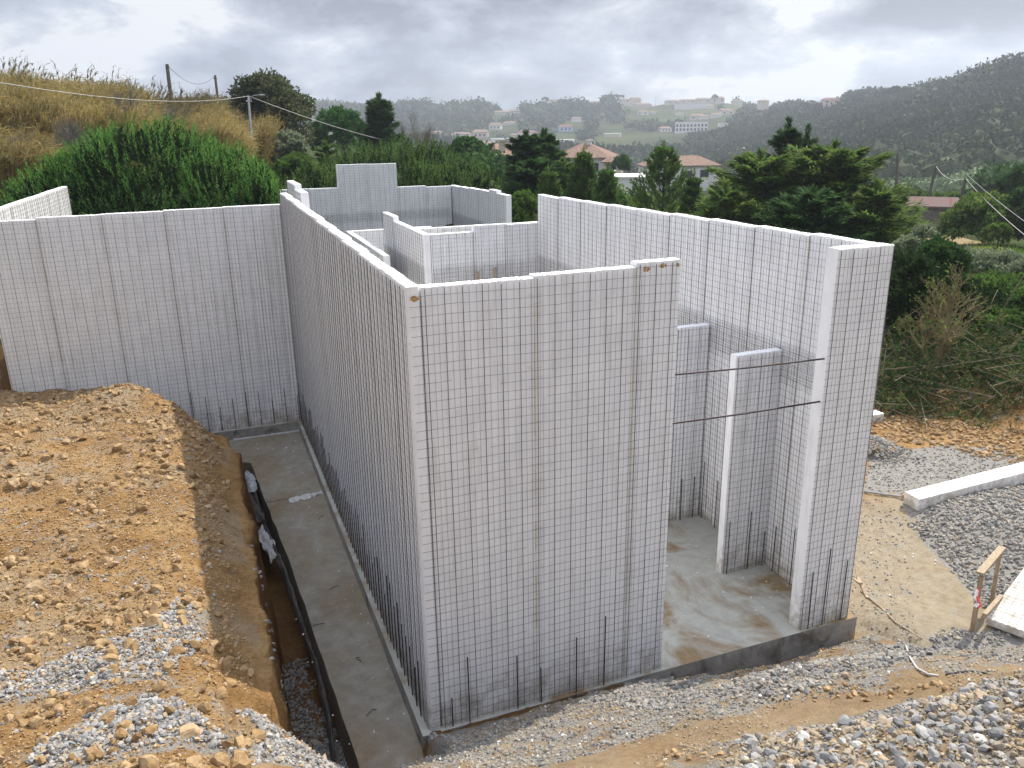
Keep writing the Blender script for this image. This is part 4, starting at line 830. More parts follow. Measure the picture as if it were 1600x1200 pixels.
# broadleaf
leafy_tree('holm_oak', 'large dark rounded tree against the sky beside the lamp pole', 'tree', 418, 116, 52, 112, L_DARK, 15000, .26, blobs=11, cz=.25, clump=.36)
leafy_tree('round_pine', 'smooth round dark crown left of the flame-topped cypress', 'pine tree', 528, 168, 66, 88, L_ROUND, 15000, .24, rz=2.6, blobs=1, clump=.12, shell=.85)
leafy_tree('round_tree', 'small round bright green tree at the right of the pine thicket', 'tree', 727, 214, 62, 56, L_ROUND, 9000, .22, rz=1.4, blobs=1, clump=.13, shell=.8)
leafy_tree('round_tree', 'small rounded tree beside the tiled house porch', 'tree', 972, 244, 112, 26, L_ROUND, 3000, .4, rz=1.3, blobs=1, clump=.16, shell=.75)
def hedge(label, px0, px1, ytop, dep, m, n, size, hgt=1.5, name='hedge', cat='hedge'):
    a_ = P(px0, ytop, dep); c_ = P(px1, ytop, dep); root = empty(name, tuple(np.array([(a_+c_)[0]/2, (a_+c_)[1]/2, a_[2]-hgt])), label, cat); acc = Acc(); k = max(3, int(np.linalg.norm(c_-a_)/1.2))
    for i in range(k): q = a_+(c_-a_)*(i+.5)/k; acc.add(blob_leaves(q-[0, 0, hgt*.5], (.95, .9, hgt*.55), n//k, size, .2, shell=.75))
    acc.build('crown', m, root); return root
hedge('dark clipped hedge left of the beige building with a chimney', 748, 792, 229, 82, L_CYPD, 5000, .3, 2.0)
leafy_tree('bush', 'pale leafy bush growing under the dark rounded tree', 'bush', 448, 205, 46, 60, L_GREY, 4500, .20, blobs=4, cz=.4)
leafy_tree('bush', 'low green bush at the right foot of the dark rounded tree', 'bush', 462, 240, 40, 70, L_PINEM, 4500, .18, blobs=4, cz=.4)
leafy_tree('bush', 'leafy bush in the gap between the back wall and the right wall', 'bush', 815, 300, 32, 60, L_PINEM, 4500, .15, blobs=5, cz=.3)
leafy_tree('bush', 'large ivy-covered bush right of the green grass patch', 'bush', 1545, 303, 48, 105, L_CYP, 15000, .22, blobs=7, cz=.15, tr=False)
leafy_tree('dark_tree', 'dark tree at the right edge above the ivy-covered bush', 'tree', 1598, 262, 60, 60, L_CYPD, 9000, .30, blobs=5, cz=.35)
leafy_tree('dark_tree', 'second dark tree just outside the ivy-covered bush', 'tree', 1640, 290, 46, 90, L_CYPD, 8000, .28, blobs=5, cz=.35)
leafy_tree('shrub', 'silvery shrub above the top corner of the return wall', 'shrub', 1448, 352, 28, 80, L_GREY, 9000, .11, blobs=5, cz=.3)
leafy_tree('shrub', 'grey-green rounded shrub on the right below the sandy path', 'shrub', 1555, 388, 30, 110, L_GREY, 12000, .12, blobs=5, cz=.3)
leafy_tree('shrub', 'green shrub behind the bare branching tree', 'shrub', 1470, 370, 27, 90, L_CYPD, 9000, .13, blobs=5, cz=.3)
leafy_tree('shrub', 'deep green shrub right of the bare branching tree', 'shrub', 1560, 425, 27, 120, L_PINEM, 11000, .13, blobs=5, cz=.3)
leafy_tree('undergrowth', 'dark undergrowth directly behind the return wall', 'bush', 1420, 395, 24.5, 130, L_OLDSHADE, 20000, .15, blobs=6, cz=.35)
leafy_tree('undergrowth', 'shaded undergrowth under the bare branching tree', 'bush', 1495, 430, 24.5, 130, L_OLDSHADE, 16000, .15, blobs=5, cz=.3)
leafy_tree('weeds', 'yellowish weeds at the right edge above the cut branches', 'weeds', 1580, 480, 23, 110, L_PINEM, 7000, .10, blobs=5, cz=.3, tr=False)
leafy_tree('bush', 'bright green leafy bush under the ivy-covered bush', 'bush', 1565, 350, 44, 40, L_GREEN, 2500, .16, blobs=3, cz=.4)
leafy_tree('bush', 'yellow-green bush at the left of the single pole on the right', 'bush', 1488, 299, 85, 40, L_GREEN, 3000, .3, blobs=3, cz=.4)
hedge('row of bright green bushes behind the red-roofed stone shed', 1392, 1470, 300, 80, L_GREEN, 5000, .28, 1.6, 'bush_row', 'bushes')
# --- bare trees
def bare(name, label, px, ytop, dep, wpx, m=TWIG, depth=5, r0=.09, cat='bare tree', leaves=0, lm=None, seed=3, baseoff=0, kids=3, up=.25):
    base, h, r = place(px, ytop, 0, dep, wpx); rs = np.random.default_rng(seed); root = empty(name, tuple(base), label, cat); b = MB(); tips = []
    def grow(p, d, ln, rad, k):
        q = p+d*ln*.5+rs.normal(0, .05, 3)*ln; e_ = p+d*ln+rs.normal(0, .06, 3)*ln; b.tube([p, q, e_], rad, 6 if k > 2 else 3, rad*.65); tips.append(e_)
        if k:
            for _ in range(kids if k < depth else kids+1):
                nd = nrm(d+rs.normal(0, .55, 3)*np.array([r/h*1.8+.4, r/h*1.8+.4, .6])+[0, 0, up]); grow(e_ if rs.random() < .6 else q, nd, ln*(.62+.2*rs.random()), rad*.58, k-1)
    grow(base-[0, 0, .2], np.array([.05, 0, 1.]), h*.30, r0, depth); b.build('branches', m, root)
    if leaves:
        t = np.array(tips); k = rs.integers(0, len(t), leaves); n = leaves; acc = Acc(); acc.add(quads(t[k]+unit(n)*.12, unit(n), unit(n), np.full(n, .09), np.full(n, .06))); acc.build('leaves', lm or L_GREEN, root)
    return root
LICH = mat('lichen_bark', (.24, .20, .09), (.09, .075, .045), 5, .95)
bare('bare_tree', 'bare branching tree with lichen-yellow limbs behind the return wall', 1490, 392, 21.0, 165, LICH, 6, .17, leaves=500, seed=5, kids=3)
bare('bare_tree', 'dark leafless tree silhouetted on the skyline above the dry reeds', 196, 97, 36, 80, TWIGG, 6, .10, seed=8, kids=3)
bare('bare_tree', 'thin brownish leafless tree right of the flame-topped cypress', 640, 172, 60, 46, TWIG, 6, .08, seed=12, up=.6)
bare('bare_tree', 'pale leafless tree right of the brownish leafless one', 668, 186, 62, 50, TWIG, 6, .08, seed=14, up=.5)
bare('bare_tree', 'low grey leafless thicket between the leafless trees and the round bright green tree', 700, 205, 64, 60, TWIGG, 6, .08, seed=15, up=.3)
bare('bare_shrub', 'tangled grey leafless shrub at the left edge beside the big pine', 10, 185, 33, 120, TWIGG, 6, .06, 'bare shrub', seed=21, kids=4, up=.1)
bare('bare_shrub', 'grey twiggy shrub in the dry reeds above the big pine', 95, 155, 34, 80, TWIGG, 6, .05, 'bare shrub', seed=22, kids=4, up=.15)
bare('bare_shrub', 'reddish twiggy shrub in front of the red-roofed stone shed', 1440, 350, 36, 90, TWIG, 6, .06, 'bare shrub', seed=24, kids=4, up=.1)
bare('bare_shrub', 'yellow leafless shrub between the back wall and the right wall', 838, 318, 30, 34, LICH, 5, .03, 'bare shrub', seed=26, kids=4, up=.3)
# --- reeds
def reeds(label, px0, px1, tops, d0, d1, n, m, hgt, name='dry_reeds', lean=(.18, 0), wd=.022, nl=9):
    """tops: row of reed tops along px; reeds fill the depth range"""
    px = rng.uniform(px0, px1, n); dep = d0+(d1-d0)*rng.random(n); base = []; hh = []
    ty = np.interp(px, [t[0] for t in tops], [t[1] for t in tops])
    ray = FW[None]+RT[None]*((px-800)/F)[:, None]-UP[None]*((ty-600)/F)[:, None]; tp = CAM+ray*dep[:, None]; g = lz(tp[:, 0], tp[:, 1])
    f_ = (dep-d0)/(d1-d0); h = np.minimum(hgt*(.75+.4*rng.random(n)), np.maximum(.8, tp[:, 2]-g)*(.70+.34*f_+.06*rng.normal(size=n))); base = np.stack([tp[:, 0], tp[:, 1], g-.2], 1)
    P_ = np.repeat(base, nl, 0); Hh = np.repeat(h, nl); t = np.tile(np.linspace(.15, 1, nl), n); ld = nrm(np.array([RT[0]*lean[0]+lean[1], RT[1]*lean[0], 1.])+rng.normal(0, .10, (n, 3))); LD = np.repeat(ld, nl, 0)
    c = P_+LD*(t*Hh)[:, None]; N_ = len(c); s_ = unit(N_); s_[:, 2] *= .3; d = nrm(s_*.6+LD*1.0+RT*lean[0]*1.0); acc = Acc(); L2 = .22+.36*rng.random(N_)
    acc.add(quads(c, d, nrm(np.cross(d, unit(N_))), L2, wd*(1+rng.random(N_)))); d2 = d.copy(); d2[:, 2] -= .8; d2 = nrm(d2); acc.add(quads(c+d*(L2*.8)[:, None], d2, nrm(np.cross(d2, unit(N_))), L2*.7, wd*.8*(1+rng.random(N_))))
    acc.add(quads(base, ld, nrm(np.cross(ld, FW)+.0*ld), h, np.full(n, .03)))
    tipc = base+ld*(h*.93)[:, None]; k = 5; TP = np.repeat(tipc, k, 0); dd = nrm(np.repeat(ld, k, 0)+RT*lean[0]*1.5+unit(n*k)*.22); acc.add(quads(TP, dd, nrm(np.cross(dd, unit(n*k))), .25+.25*rng.random(n*k), np.full(n*k, .05)))
    o = acc.build(name, m); return tag(o, label, 'reeds', kind='stuff')
reeds('tall golden dry reeds on the slope behind the big pine at the left', -60, 240, [(-60, 112), (0, 108), (60, 125), (120, 122), (175, 130), (205, 148), (240, 180)], 35, 47, 10000, L_REED, 3.6, nl=11)
reeds('golden dry reeds between the two dark poles and the dark rounded tree', 225, 375, [(225, 195), (290, 172), (330, 166), (375, 205)], 38, 50, 3600, L_REED, 3.4)
reeds('sparse tall brown reed plumes on the skyline at the upper left', -30, 270, [(-30, 60), (0, 66), (20, 88), (60, 108), (120, 108), (190, 118), (270, 140)], 40, 50, 420, L_REEDB, 4.4, nl=6, wd=.03)
reeds('grey-brown reeds standing behind the golden ones near the dark poles', 215, 365, [(215, 165), (300, 148), (340, 154), (365, 172)], 46, 58, 2600, L_REEDB, 4.0)
reeds('ochre reeds below the tall ones at the left edge of the view', -60, 75, [(-60, 200), (75, 215)], 31, 36, 1500, L_REED, 2.6)
reeds('ochre reeds under the dark rounded tree', 370, 410, [(370, 190), (410, 175)], 44, 50, 500, L_REED, 3.0)
# --- slash pile behind the yard
n = 4200; x = rng.uniform(12.5, 22, n); y = rng.uniform(1.5, 12.5, n); k = (y > 7.5-.72*(x-13.2)) & (y < 12.2-.55*(x-13.2)); x, y = x[k], y[k]; z = np.array([gz(a_, b_) for a_, b_ in zip(x, y)])+rng.random(len(x))*.9*np.clip((y-(7.4-.72*(x-13.2)))/1.4, 0.1, 1)
n = len(x); d = nrm(unit(n)*np.array([1, 1, .35])); P0 = np.stack([x, y, z], 1); ln = .5+1.1*rng.random(n); V, Fs = bars(P0[:700], P0[:700]+d[:700]*ln[:700, None]*1.3, .012); 
root = empty('cut_branches', (17, 9, 0), 'long heap of cut branches and fronds along the far side of the yard', 'cut branches')
acc = Acc(); k = 26; PP = np.repeat(P0, k, 0); DD = np.repeat(d, k, 0); t = np.tile(np.linspace(0, 1, k), n); LL = np.repeat(ln, k); side = nrm(np.cross(DD, unit(n*k))); dd = nrm(side+DD*.8)
acc.add(quads(PP+DD*(t*LL)[:, None], dd, nrm(np.cross(dd, unit(n*k))), .10+.12*rng.random(n*k), np.full(n*k, .03))); acc.build('foliage', L_SLASH, root); npmesh('branches', V, Fs, TWIG, root)
# --- ground cover
def grass(label, cx, cy, sx, sy, n, m, h, name='grass'):
    x = rng.normal(cx, sx, n); y = rng.normal(cy, sy, n); z = lz(x, y); d = nrm(unit(n)*.5+np.array([0, 0, 1.])); acc = Acc(); acc.add(quads(np.stack([x, y, z-.05], 1), d, nrm(np.cross(d, unit(n))), h*(.5+rng.random(n)), h*(.14+.1*rng.random(n)))); tag(acc.build(name, m), label, 'grass', kind='stuff')
c = P(1470, 340, 74); grass('bright green grass behind the red-roofed stone shed', c[0], c[1], 5, 5, 16000, L_GRASS, .5)
c = P(1100, 318, 62); grass('bright green grass seen between the young pine and the cypresses', c[0], c[1], 5, 4, 12000, L_GRASS, .6)
c = P(1540, 395, 42); grass('patchy grass along the sandy path at the right', c[0], c[1], 4, 4, 7000, L_GRASS, .22)

# ------------------------------------------------------------------ houses
def fhit(px, py, t0=100, t1=1700):
    d = FW+RT*((px-800)/F)-UP*((py-600)/F); t = np.arange(t0, t1, 3.0); p = CAM+t[:, None]*d; g = lz(p[:, 0], p[:, 1]); b = np.nonzero(p[:, 2] < g)[0]
    i = b[0] if len(b) else int(np.argmin(p[:, 2]-g)); return p[i], t[i]
VR = -YAW      # boxes turned square to the camera
def rotp(c, lx, ly, rot): return (c[0]+lx*math.cos(rot)-ly*math.sin(rot), c[1]+lx*math.sin(rot)+ly*math.cos(rot))
def house(name, label, c, w_, d_, h, rh, rot, wm, rm, wins=(), chim=None, hip=.5, cat='house', group=None, flat=False, found=3.0, ov=.35, door=None):
    """c: ground centre of the front wall; local x along front, y away"""
    root = empty(name, (c[0], c[1], c[2]), label, cat, group)
    def L3(x, y, z): q = rotp(c, x, y, rot); return (q[0], q[1], c[2]+z)
    b = MB(); V = [L3(x, y, z) for z in (-found, h) for x, y in ((-w_/2, 0), (w_/2, 0), (w_/2, d_), (-w_/2, d_))]; b.add(V, [[0, 1, 5, 4], [1, 2, 6, 5], [2, 3, 7, 6], [3, 0, 4, 7], [4, 5, 6, 7]]); b.build('wall', wm, root)
    b = MB()
    if flat:
        V = [L3(x, y, z) for z in (h+.003, h+.2) for x, y in ((-w_/2-.1, -.1), (w_/2+.1, -.1), (w_/2+.1, d_+.1), (-w_/2-.1, d_+.1))]; b.add(V, [[0, 1, 5, 4], [1, 2, 6, 5], [2, 3, 7, 6], [3, 0, 4, 7], [4, 5, 6, 7], [3, 2, 1, 0]])
    else:
        hx = w_/2+ov; hp = hip*d_/2; V = [L3(-hx, -ov, h), L3(hx, -ov, h), L3(hx, d_+ov, h), L3(-hx, d_+ov, h), L3(-hx+hp, d_/2, h+rh), L3(hx-hp, d_/2, h+rh)]; V2 = [L3(-hx, -ov, h-.14), L3(hx, -ov, h-.14), L3(hx, d_+ov, h-.14), L3(-hx, d_+ov, h-.14)]
        b.add(V+V2, [[0, 1, 5, 4], [2, 3, 4, 5], [1, 2, 5], [3, 0, 4], [6, 7, 1, 0], [7, 8, 2, 1], [8, 9, 3, 2], [9, 6, 0, 3], [9, 8, 7, 6]])
    ro = b.build('roof', rm, root)
    if chim: 
        b = MB(); x, y, cw, ch = chim; q = [L3(x+i*cw/2, y+j*cw/2, z) for z in (h, h+rh+ch) for i, j in ((-1, -1), (1, -1), (1, 1), (-1, 1))]; b.add(q, [[0, 1, 5, 4], [1, 2, 6, 5], [2, 3, 7, 6], [3, 0, 4, 7], [4, 5, 6, 7]]); q = [L3(x+i*cw*.7, y+j*cw*.7, h+rh+ch+z) for z in (.01, .15) for i, j in ((-1, -1), (1, -1), (1, 1), (-1, 1))]; b.add(q, [[0, 1, 5, 4], [1, 2, 6, 5], [2, 3, 7, 6], [3, 0, 4, 7], [4, 5, 6, 7]]); b.build('chimney', wm, root)
    for (x, z, ww, wh) in wins:
        fm = MB(); fm.add([L3(x+i*(ww/2+.08), y, z+j) for y in (-.05, .02) for i, j in ((-1, -.08), (1, -.08), (1, wh+.08), (-1, wh+.08))], [[0, 1, 2, 3], [1, 0, 4, 5], [2, 1, 5, 6], [3, 2, 6, 7], [0, 3, 7, 4]]); wo_ = fm.build('window', GREYP if w_ > 9 and h < 5 else wm, root)
        g_ = MB(); g_.add([L3(x+i*ww/2, -.056-.0004*w_, z+j) for i, j in ((-1, 0), (1, 0), (1, wh), (-1, wh))], [[0, 1, 2, 3]]); g_.build('pane', GLASS, wo_)
    if door: 
        x, ww, wh, dm_ = door; g_ = MB(); g_.add([L3(x+i*ww/2, -.03, j) for i, j in ((-1, 0), (1, 0), (1, wh), (-1, wh))]+[L3(x+i*ww/2, .05, j) for i, j in ((-1, 0), (1, 0), (1, wh), (-1, wh))], [[0, 1, 2, 3], [1, 0, 4, 5], [2, 1, 5, 6], [3, 2, 6, 7], [0, 3, 7, 4]]); g_.build('door', dm_, root)
    return root
def at_h(px, pyb, dep): return P(px, pyb, dep)
c = at_h(1066, 292, 140); house('tiled_house', 'long low white house with three dark windows and a clay tile roof', c, 12.4, 7, 3.5, 1.5, VR+.05, WHITE, TILE, [(-2.2, 1.4, 1.1, 1.1), (.9, 1.5, 1.35, 1.1), (3.7, 1.6, 1.35, 1.1)], hip=.9)
c = at_h(907, 278, 125); r_ = house('tiled_house', 'white house with mottled hip roof and brick chimney, half hidden by young pines', c, 8.2, 9, 3.0, 2.0, VR-.25, WHITE, TILE, [(2.4, .9, .7, 1.3)], chim=(.6, 4.2, .7, .3), hip=.9, ov=.5)
c = at_h(956, 277, 121); house('tiled_porch', 'tiled porch at the right side of the white house with the brick chimney', c, 2.6, 3, 2.2, .7, VR-.25, CREAM, TILE, door=(-.4, .8, 1.9, GREYP), hip=.6, cat='porch')
c = at_h(972, 322, 95); house('white_outbuilding', 'plain white flat-roofed block with a grey gate behind the right wall', c, 5.2, 6, 3.1, 0, VR-.15, WHITE, WHITE, flat=True, door=(-1.3, 1.2, 1.7, GREYP), cat='outbuilding')
c = at_h(941, 318, 97); house('white_annex', 'lower white annex at the left of the flat-roofed block', c, 2.2, 4, 2.2, 0, VR-.15, WHITE, WHITE, flat=True, cat='outbuilding')
b = MB(); q = P(957, 272, 97); b.tube([q-[0, 0, .5], q+[0, 0, .25]], .32, 10); b.tube([q+[0, 0, .3], q+[0, 0, .4]], .42, 10); tag(b.build('round_chimney', WHITE), 'squat round white chimney on the flat-roofed block', 'chimney')
c = at_h(765, 275, 78); house('beige_wall', 'plain beige boundary wall at the right of the pine thicket', c, 2.2, .4, 1.55, 0, VR, BEIGE, BEIGE, flat=True, cat='wall')
c = at_h(800, 276, 79); house('beige_house', 'beige gabled building with a tall chimney mostly hidden by the cypresses', c, 2.6, 7, 2.0, 1.0, VR+.2, BEIGE, TILE, chim=(-.7, 1.2, .5, .25), hip=.2)
c = at_h(1436, 360, 60); rs_ = house('stone_shed', 'old grey stone shed with a sagging red roof beyond the cypresses', c, 4.9, 4, 1.75, .5, VR-.45, STONEW, SHEDR, hip=.15, ov=.15, cat='shed')
c = at_h(1385, 322, 66)
# far village
FH = [(773, 203, 19, 11, 'W', 'T', 2, 'white two-storey house on the far slope, just above the pink village houses'), (795, 196, 20, 6, 'W', 'T', 0, 'low pale row right of the white two-storey house'),
 (750, 216, 24, 13, 'P', 'T', 2, 'pink gabled house in the valley village'), (718, 216, 30, 9, 'C', 'T', 1, 'cream house at the left of the pink gabled house'), (679, 212, 18, 7, 'P', 'T', 0, 'pinkish house at the left end of the valley village'),
 (757, 230, 26, 9, 'W', 'T', 1, 'white low house under the pink gabled house'), (826, 214, 28, 10, 'W', 'O', 1, 'white house with an orange roof and stepped gable left of the pale blue house'), (783, 226, 26, 9, 'W', 'F', 1, 'flat white house between the village and the cypress tops'),
 (842, 223, 32, 8, 'W', 'F', 2, 'flat-roofed white block under the orange-roofed house'), (876, 225, 38, 6, 'W', 'F', 0, 'long low white hall at the foot of the far slope'), (884, 206, 22, 11, 'B', 'O', 2, 'pale blue house with an orange roof on the far slope'),
 (900, 191, 15, 8, 'W', 'T', 0, 'small white house above the pale blue house'), (956, 215, 26, 6, 'C', 'F', 0, 'ruined pale walls low on the far slope'), (1004, 180, 16, 7, 'W', 'T', 1, 'white house high on the far slope under the ridge'), (1020, 178, 10, 4, 'W', 'T', 0, 'tiny white shed beside the white house under the ridge'),
 (975, 160, 22, 6, 'C', 'T', 1, 'cream ridge house at the left of the ridge village'), (994, 160, 16, 8, 'P', 'T', 0, 'pink ridge house next to the cream one'), (1006, 169, 26, 8, 'P', 'T', 0, 'terracotta coloured house just under the ridge'),
 (1041, 206, 18, 8, 'W', 'T', 2, 'small white house left of the long white school block'), (1080, 207, 50, 15, 'W', 'F', 9, 'long white school block with two rows of windows on the far slope'),
 (1090, 187, 22, 9, 'C', 'T', 1, 'cream house above the long white school block'), (1102, 186, 14, 6, 'W', 'T', 0, 'white house right above the school block'), (1120, 184, 16, 7, 'W', 'T', 0, 'white house up the slope from the school block'), (1137, 180, 20, 10, 'C', 'T', 1, 'yellowish house at the right edge of the ridge village'),
 (1052, 163, 18, 7, 'C', 'T', 1, 'ridge house left of the long white retaining hall'), (1082, 171, 56, 8, 'W', 'F', 0, 'long white hall along the ridge'), (1075, 161, 26, 6, 'C', 'T', 1, 'cream house behind the long ridge hall'), (1100, 160, 22, 7, 'C', 'T', 1, 'cream ridge house right of centre'), (1122, 160, 20, 9, 'P', 'T', 1, 'pink ridge house with a tall tree beside it'),
 (1110, 170, 12, 6, 'W', 'T', 0, 'small white house at the right end of the ridge hall'), (1131, 198, 14, 5, 'W', 'F', 0, 'low white shed right of the school block'), (1166, 174, 18, 6, 'W', 'T', 0, 'white house on the ridge shoulder'), (1154, 162, 14, 6, 'C', 'T', 0, 'cream house on the ridge shoulder'), (1195, 162, 14, 6, 'C', 'T', 0, 'cream house where the wood meets the ridge'),
 (1267, 167, 14, 10, 'P', 'T', 1, 'pinkish house on the wooded skyline'), (1299, 163, 24, 10, 'P', 'O', 1, 'large house with a red roof on the wooded skyline'), (786, 180, 26, 7, 'C', 'T', 0, 'pale ridge house behind the far left woods'), (803, 178, 16, 7, 'P', 'T', 0, 'pink ridge house behind the far left woods'), (868, 160, 14, 5, 'C', 'T', 0, 'cream house among trees on the far ridge'),
 (735, 226, 20, 6, 'C', 'T', 0, 'low cream shed under the cream village house'), (805, 215, 16, 6, 'P', 'T', 0, 'pink house behind the orange-roofed house'), (1062, 181, 12, 5, 'W', 'T', 0, 'tiny white cottage under the ridge hall'), (930, 163, 14, 5, 'C', 'T', 0, 'cream cottage on the wooded part of the ridge')]
WM = {'W': WHITE, 'P': PINKW, 'C': CREAM, 'B': BLUEW}; RM = {'T': TILE, 'O': TILER, 'F': WHITE}
rsd = random.Random(4); VIL = []
for px, pyb, wpx, hpx, a_, r_, nw, lb in FH:
    p, t = fhit(px, pyb, 350); sc_ = t/F; w_ = wpx*sc_; hh = hpx*sc_; VIL.append((p[0], p[1], w_)); fl = r_ == 'F'; wh = hh*(1 if fl else .68); wins = []
    if nw == 9:
        for fl_ in (.18, .58): wins += [(w_*(-.44+.88*i/8), wh*fl_, w_*.06, wh*.24) for i in range(9)]
    elif nw: wins = [(w_*(-.28+.56*i/max(1, nw)), wh*.35, w_*.12, wh*.34) for i in range(nw+1)]
    house('village_house', lb, p, w_, min(w_*.8, 11), wh, hh*.32, VR+rsd.uniform(-.3, .3), WM[a_], RM[r_], wins, hip=.4, flat=fl, group='houses of the far hillside village', found=6)

# ------------------------------------------------------------------ woods of the far hills
def wood(label, n, px0, px1, d0, d1, size, nleaf, m, dens=None, lf=.2, name='hill_wood', kind='stuff', hmul=1.0, core=True):
    px = rng.uniform(px0, px1, n); dep = d0*(d1/d0)**rng.random(n); ray = FW[None]+RT[None]*((px-800)/F)[:, None]; p = CAM+ray*dep[:, None]; x, y = p[:, 0], p[:, 1]
    if dens is not None: k = rng.random(n) < dens(px, dep, x, y); x, y = x[k], y[k]
    if VIL:
        vv = np.array(VIL); dd = np.hypot(x[:, None]-vv[None, :, 0], y[:, None]-vv[None, :, 1]); beh = (dd < (vv[:, 2]*.6+5)).any(1); fr = np.zeros(len(x), bool)
        ca = np.array([CAM[0], CAM[1]])
        for vx, vy, vw in VIL:
            u = np.array([vx, vy])-ca; L_ = np.linalg.norm(u); u /= L_; rx = x-ca[0]; ry = y-ca[1]; al = rx*u[0]+ry*u[1]; ac = np.abs(-rx*u[1]+ry*u[0]); fr |= (al < L_) & (al > L_-120) & (ac < vw*.6+3)
        k = ~(beh | fr); x, y = x[k], y[k]
    n = len(x); z = lz(x, y); s_ = size*(.55+.9*rng.random(n)); c = np.stack([x, y, z+s_*.42*hmul], 1); acc = Acc()
    if core:
        V = ICO[None]*(1+rng.normal(0, .20, (n, 12, 1)))*(s_*.37)[:, None, None]*np.array([.95, .95, hmul]); V = V+c[:, None]; acc.V.append(V.reshape(-1, 3)); tri = ((np.arange(n)*12)[:, None, None]+ICF[None]).reshape(-1, 3)
        npmesh_parts = (V.reshape(-1, 3), tri)
    k = nleaf; C_ = np.repeat(c, k, 0); S_ = np.repeat(s_, k); d = unit(n*k); d[:, 2] = np.abs(d[:, 2])*1.1-.2; pos = C_+d*(S_*(.30+.24*rng.random(n*k)))[:, None]*np.array([1, 1, hmul]); ld = nrm(d+unit(n*k)*.9); q, fq = quads(pos, ld, nrm(np.cross(ld, unit(n*k))), S_*lf, S_*lf*.6)
    if core:
        V0, t0 = npmesh_parts; V = np.concatenate([V0, q]); o = npmesh(name, V, [t0, fq+len(V0)], m)
    else: o = npmesh(name, q, fq, m)
    return tag(o, label, 'wood', kind=kind)
nmask = lambda x, y, s, t0, t1: ss(t0, t1, fbm(x*s, y*s, 4, 91))
def d_far(px, dep, x, y):
    left = .25+.75*nmask(x, y, .012, -.12, .10); open_ = ((px > 925) & (px < 1060) & (dep < 900)) | ((px > 740) & (px < 1000) & (dep < 720)); v = np.where(open_, nmask(x, y, .014, .02, .14)*.9, left); v = np.where((px > 960) & (px < 1150) & (dep > 850), .25*nmask(x, y, .02, -.05, .1), v)
    return np.where(px > 1120, 1, v)
wood('dark woods covering the far ridge and its slopes', 22000, 600, 1330, 480, 1100, 7.5, 12, L_HILL, d_far, lf=.28)
wood('hazy woods on the most distant ridge at the left', 2600, 430, 640, 850, 1250, 10, 8, L_HILL, lf=.3)
wood('woods on the far skyline at the left of the valley', 1500, 600, 960, 985, 1090, 11, 16, L_HILL, lambda px, d, x, y: .3+.7*nmask(x, y, .02, -.05, .05), hmul=1.25)
wood('dense wood on the dark middle hill', 8500, 1100, 1420, 300, 640, 8.5, 44, L_HILL, lambda px, d, x, y: np.where((px < 1335) | (d > 345), 1., 0.), lf=.19)
wood('dense wood covering the near right hill', 7500, 1290, 1680, 215, 570, 8, 64, L_HILL, lambda px, d, x, y: np.where((px > 1560+40*fbm(x*.03, y*.03, 3, 5)) | (d > 325+60*fbm(x*.02, y*.02, 3, 6)), 1., .06), lf=.14)
wood('trees on the right skyline', 420, 1360, 1680, 430, 600, 10, 60, L_HILL, lf=.15, hmul=1.2)
wood('silvery green scrub on the lower right slope', 6500, 1330, 1600, 170, 345, 3.6, 40, L_HILLG, lambda px, d, x, y: .35+.65*(np.abs(((d*.12) % 1)-.5) > .16), lf=.15)
wood('scrub in the valley bottom behind the houses', 4200, 600, 1330, 260, 500, 5.5, 24, L_HILL, lambda px, d, x, y: nmask(x, y, .02, -.2, .02))
wood('bushes on the ground between the near houses', 900, 640, 1330, 60, 230, 2.2, 110, L_CYPD, lambda px, d, x, y: .55*nmask(x, y, .05, -.1, .1)*np.where((px > 860) & (px < 1125) & (d < 150), .0, 1), name='bushes', lf=.12)
wood('dark growth at the foot of the right slope', 600, 1500, 1700, 95, 165, 4.5, 120, L_CYPD, name='bushes', lf=.11)
wood('low scrub on the ground beyond the right wall', 420, 860, 1400, 27, 62, 1.5, 110, L_CYP, lambda px, d, x, y: (x > 10.5)*.8*nmask(x, y, .15, -.15, .1), name='scrub', lf=.13)
for px, yt, dep, w_, lb in ((878, 155, 1020, 14, 'umbrella-shaped pine alone on the far ridge'), (851, 152, 1030, 12, 'round-topped tree on the far ridge left of the umbrella-shaped pine'), (1117, 149, 1000, 7, 'slender tree standing above the ridge village'), (962, 148, 1030, 9, 'first of the slim trees at the left end of the ridge village'), (970, 148, 1030, 9, 'middle slim tree at the left end of the ridge village'), (666+0, 160, 1000, 12, 'tall tree on the far ridge above the valley village'), (750, 152, 1000, 16, 'broad tree on the far ridge at the left')):
    t = P(px, yt, dep); root = empty('ridge_tree', (t[0], t[1], float(lz(t[:1], t[1:2])[0])), lb, 'tree', 'trees standing out on the far ridge'); r = w_/F*dep/2; acc = Acc(); acc.add(blob_leaves(t-[0, 0, r*.8], (r, r, r*.8), 500, 1.6, .3)); acc.build('crown', L_HILL, root); b = MB(); b.tube([t-[0, 0, 22], t-[0, 0, r]], .35, 6); b.build('trunk', TRUNK, root)
rs_ = random.Random(9)
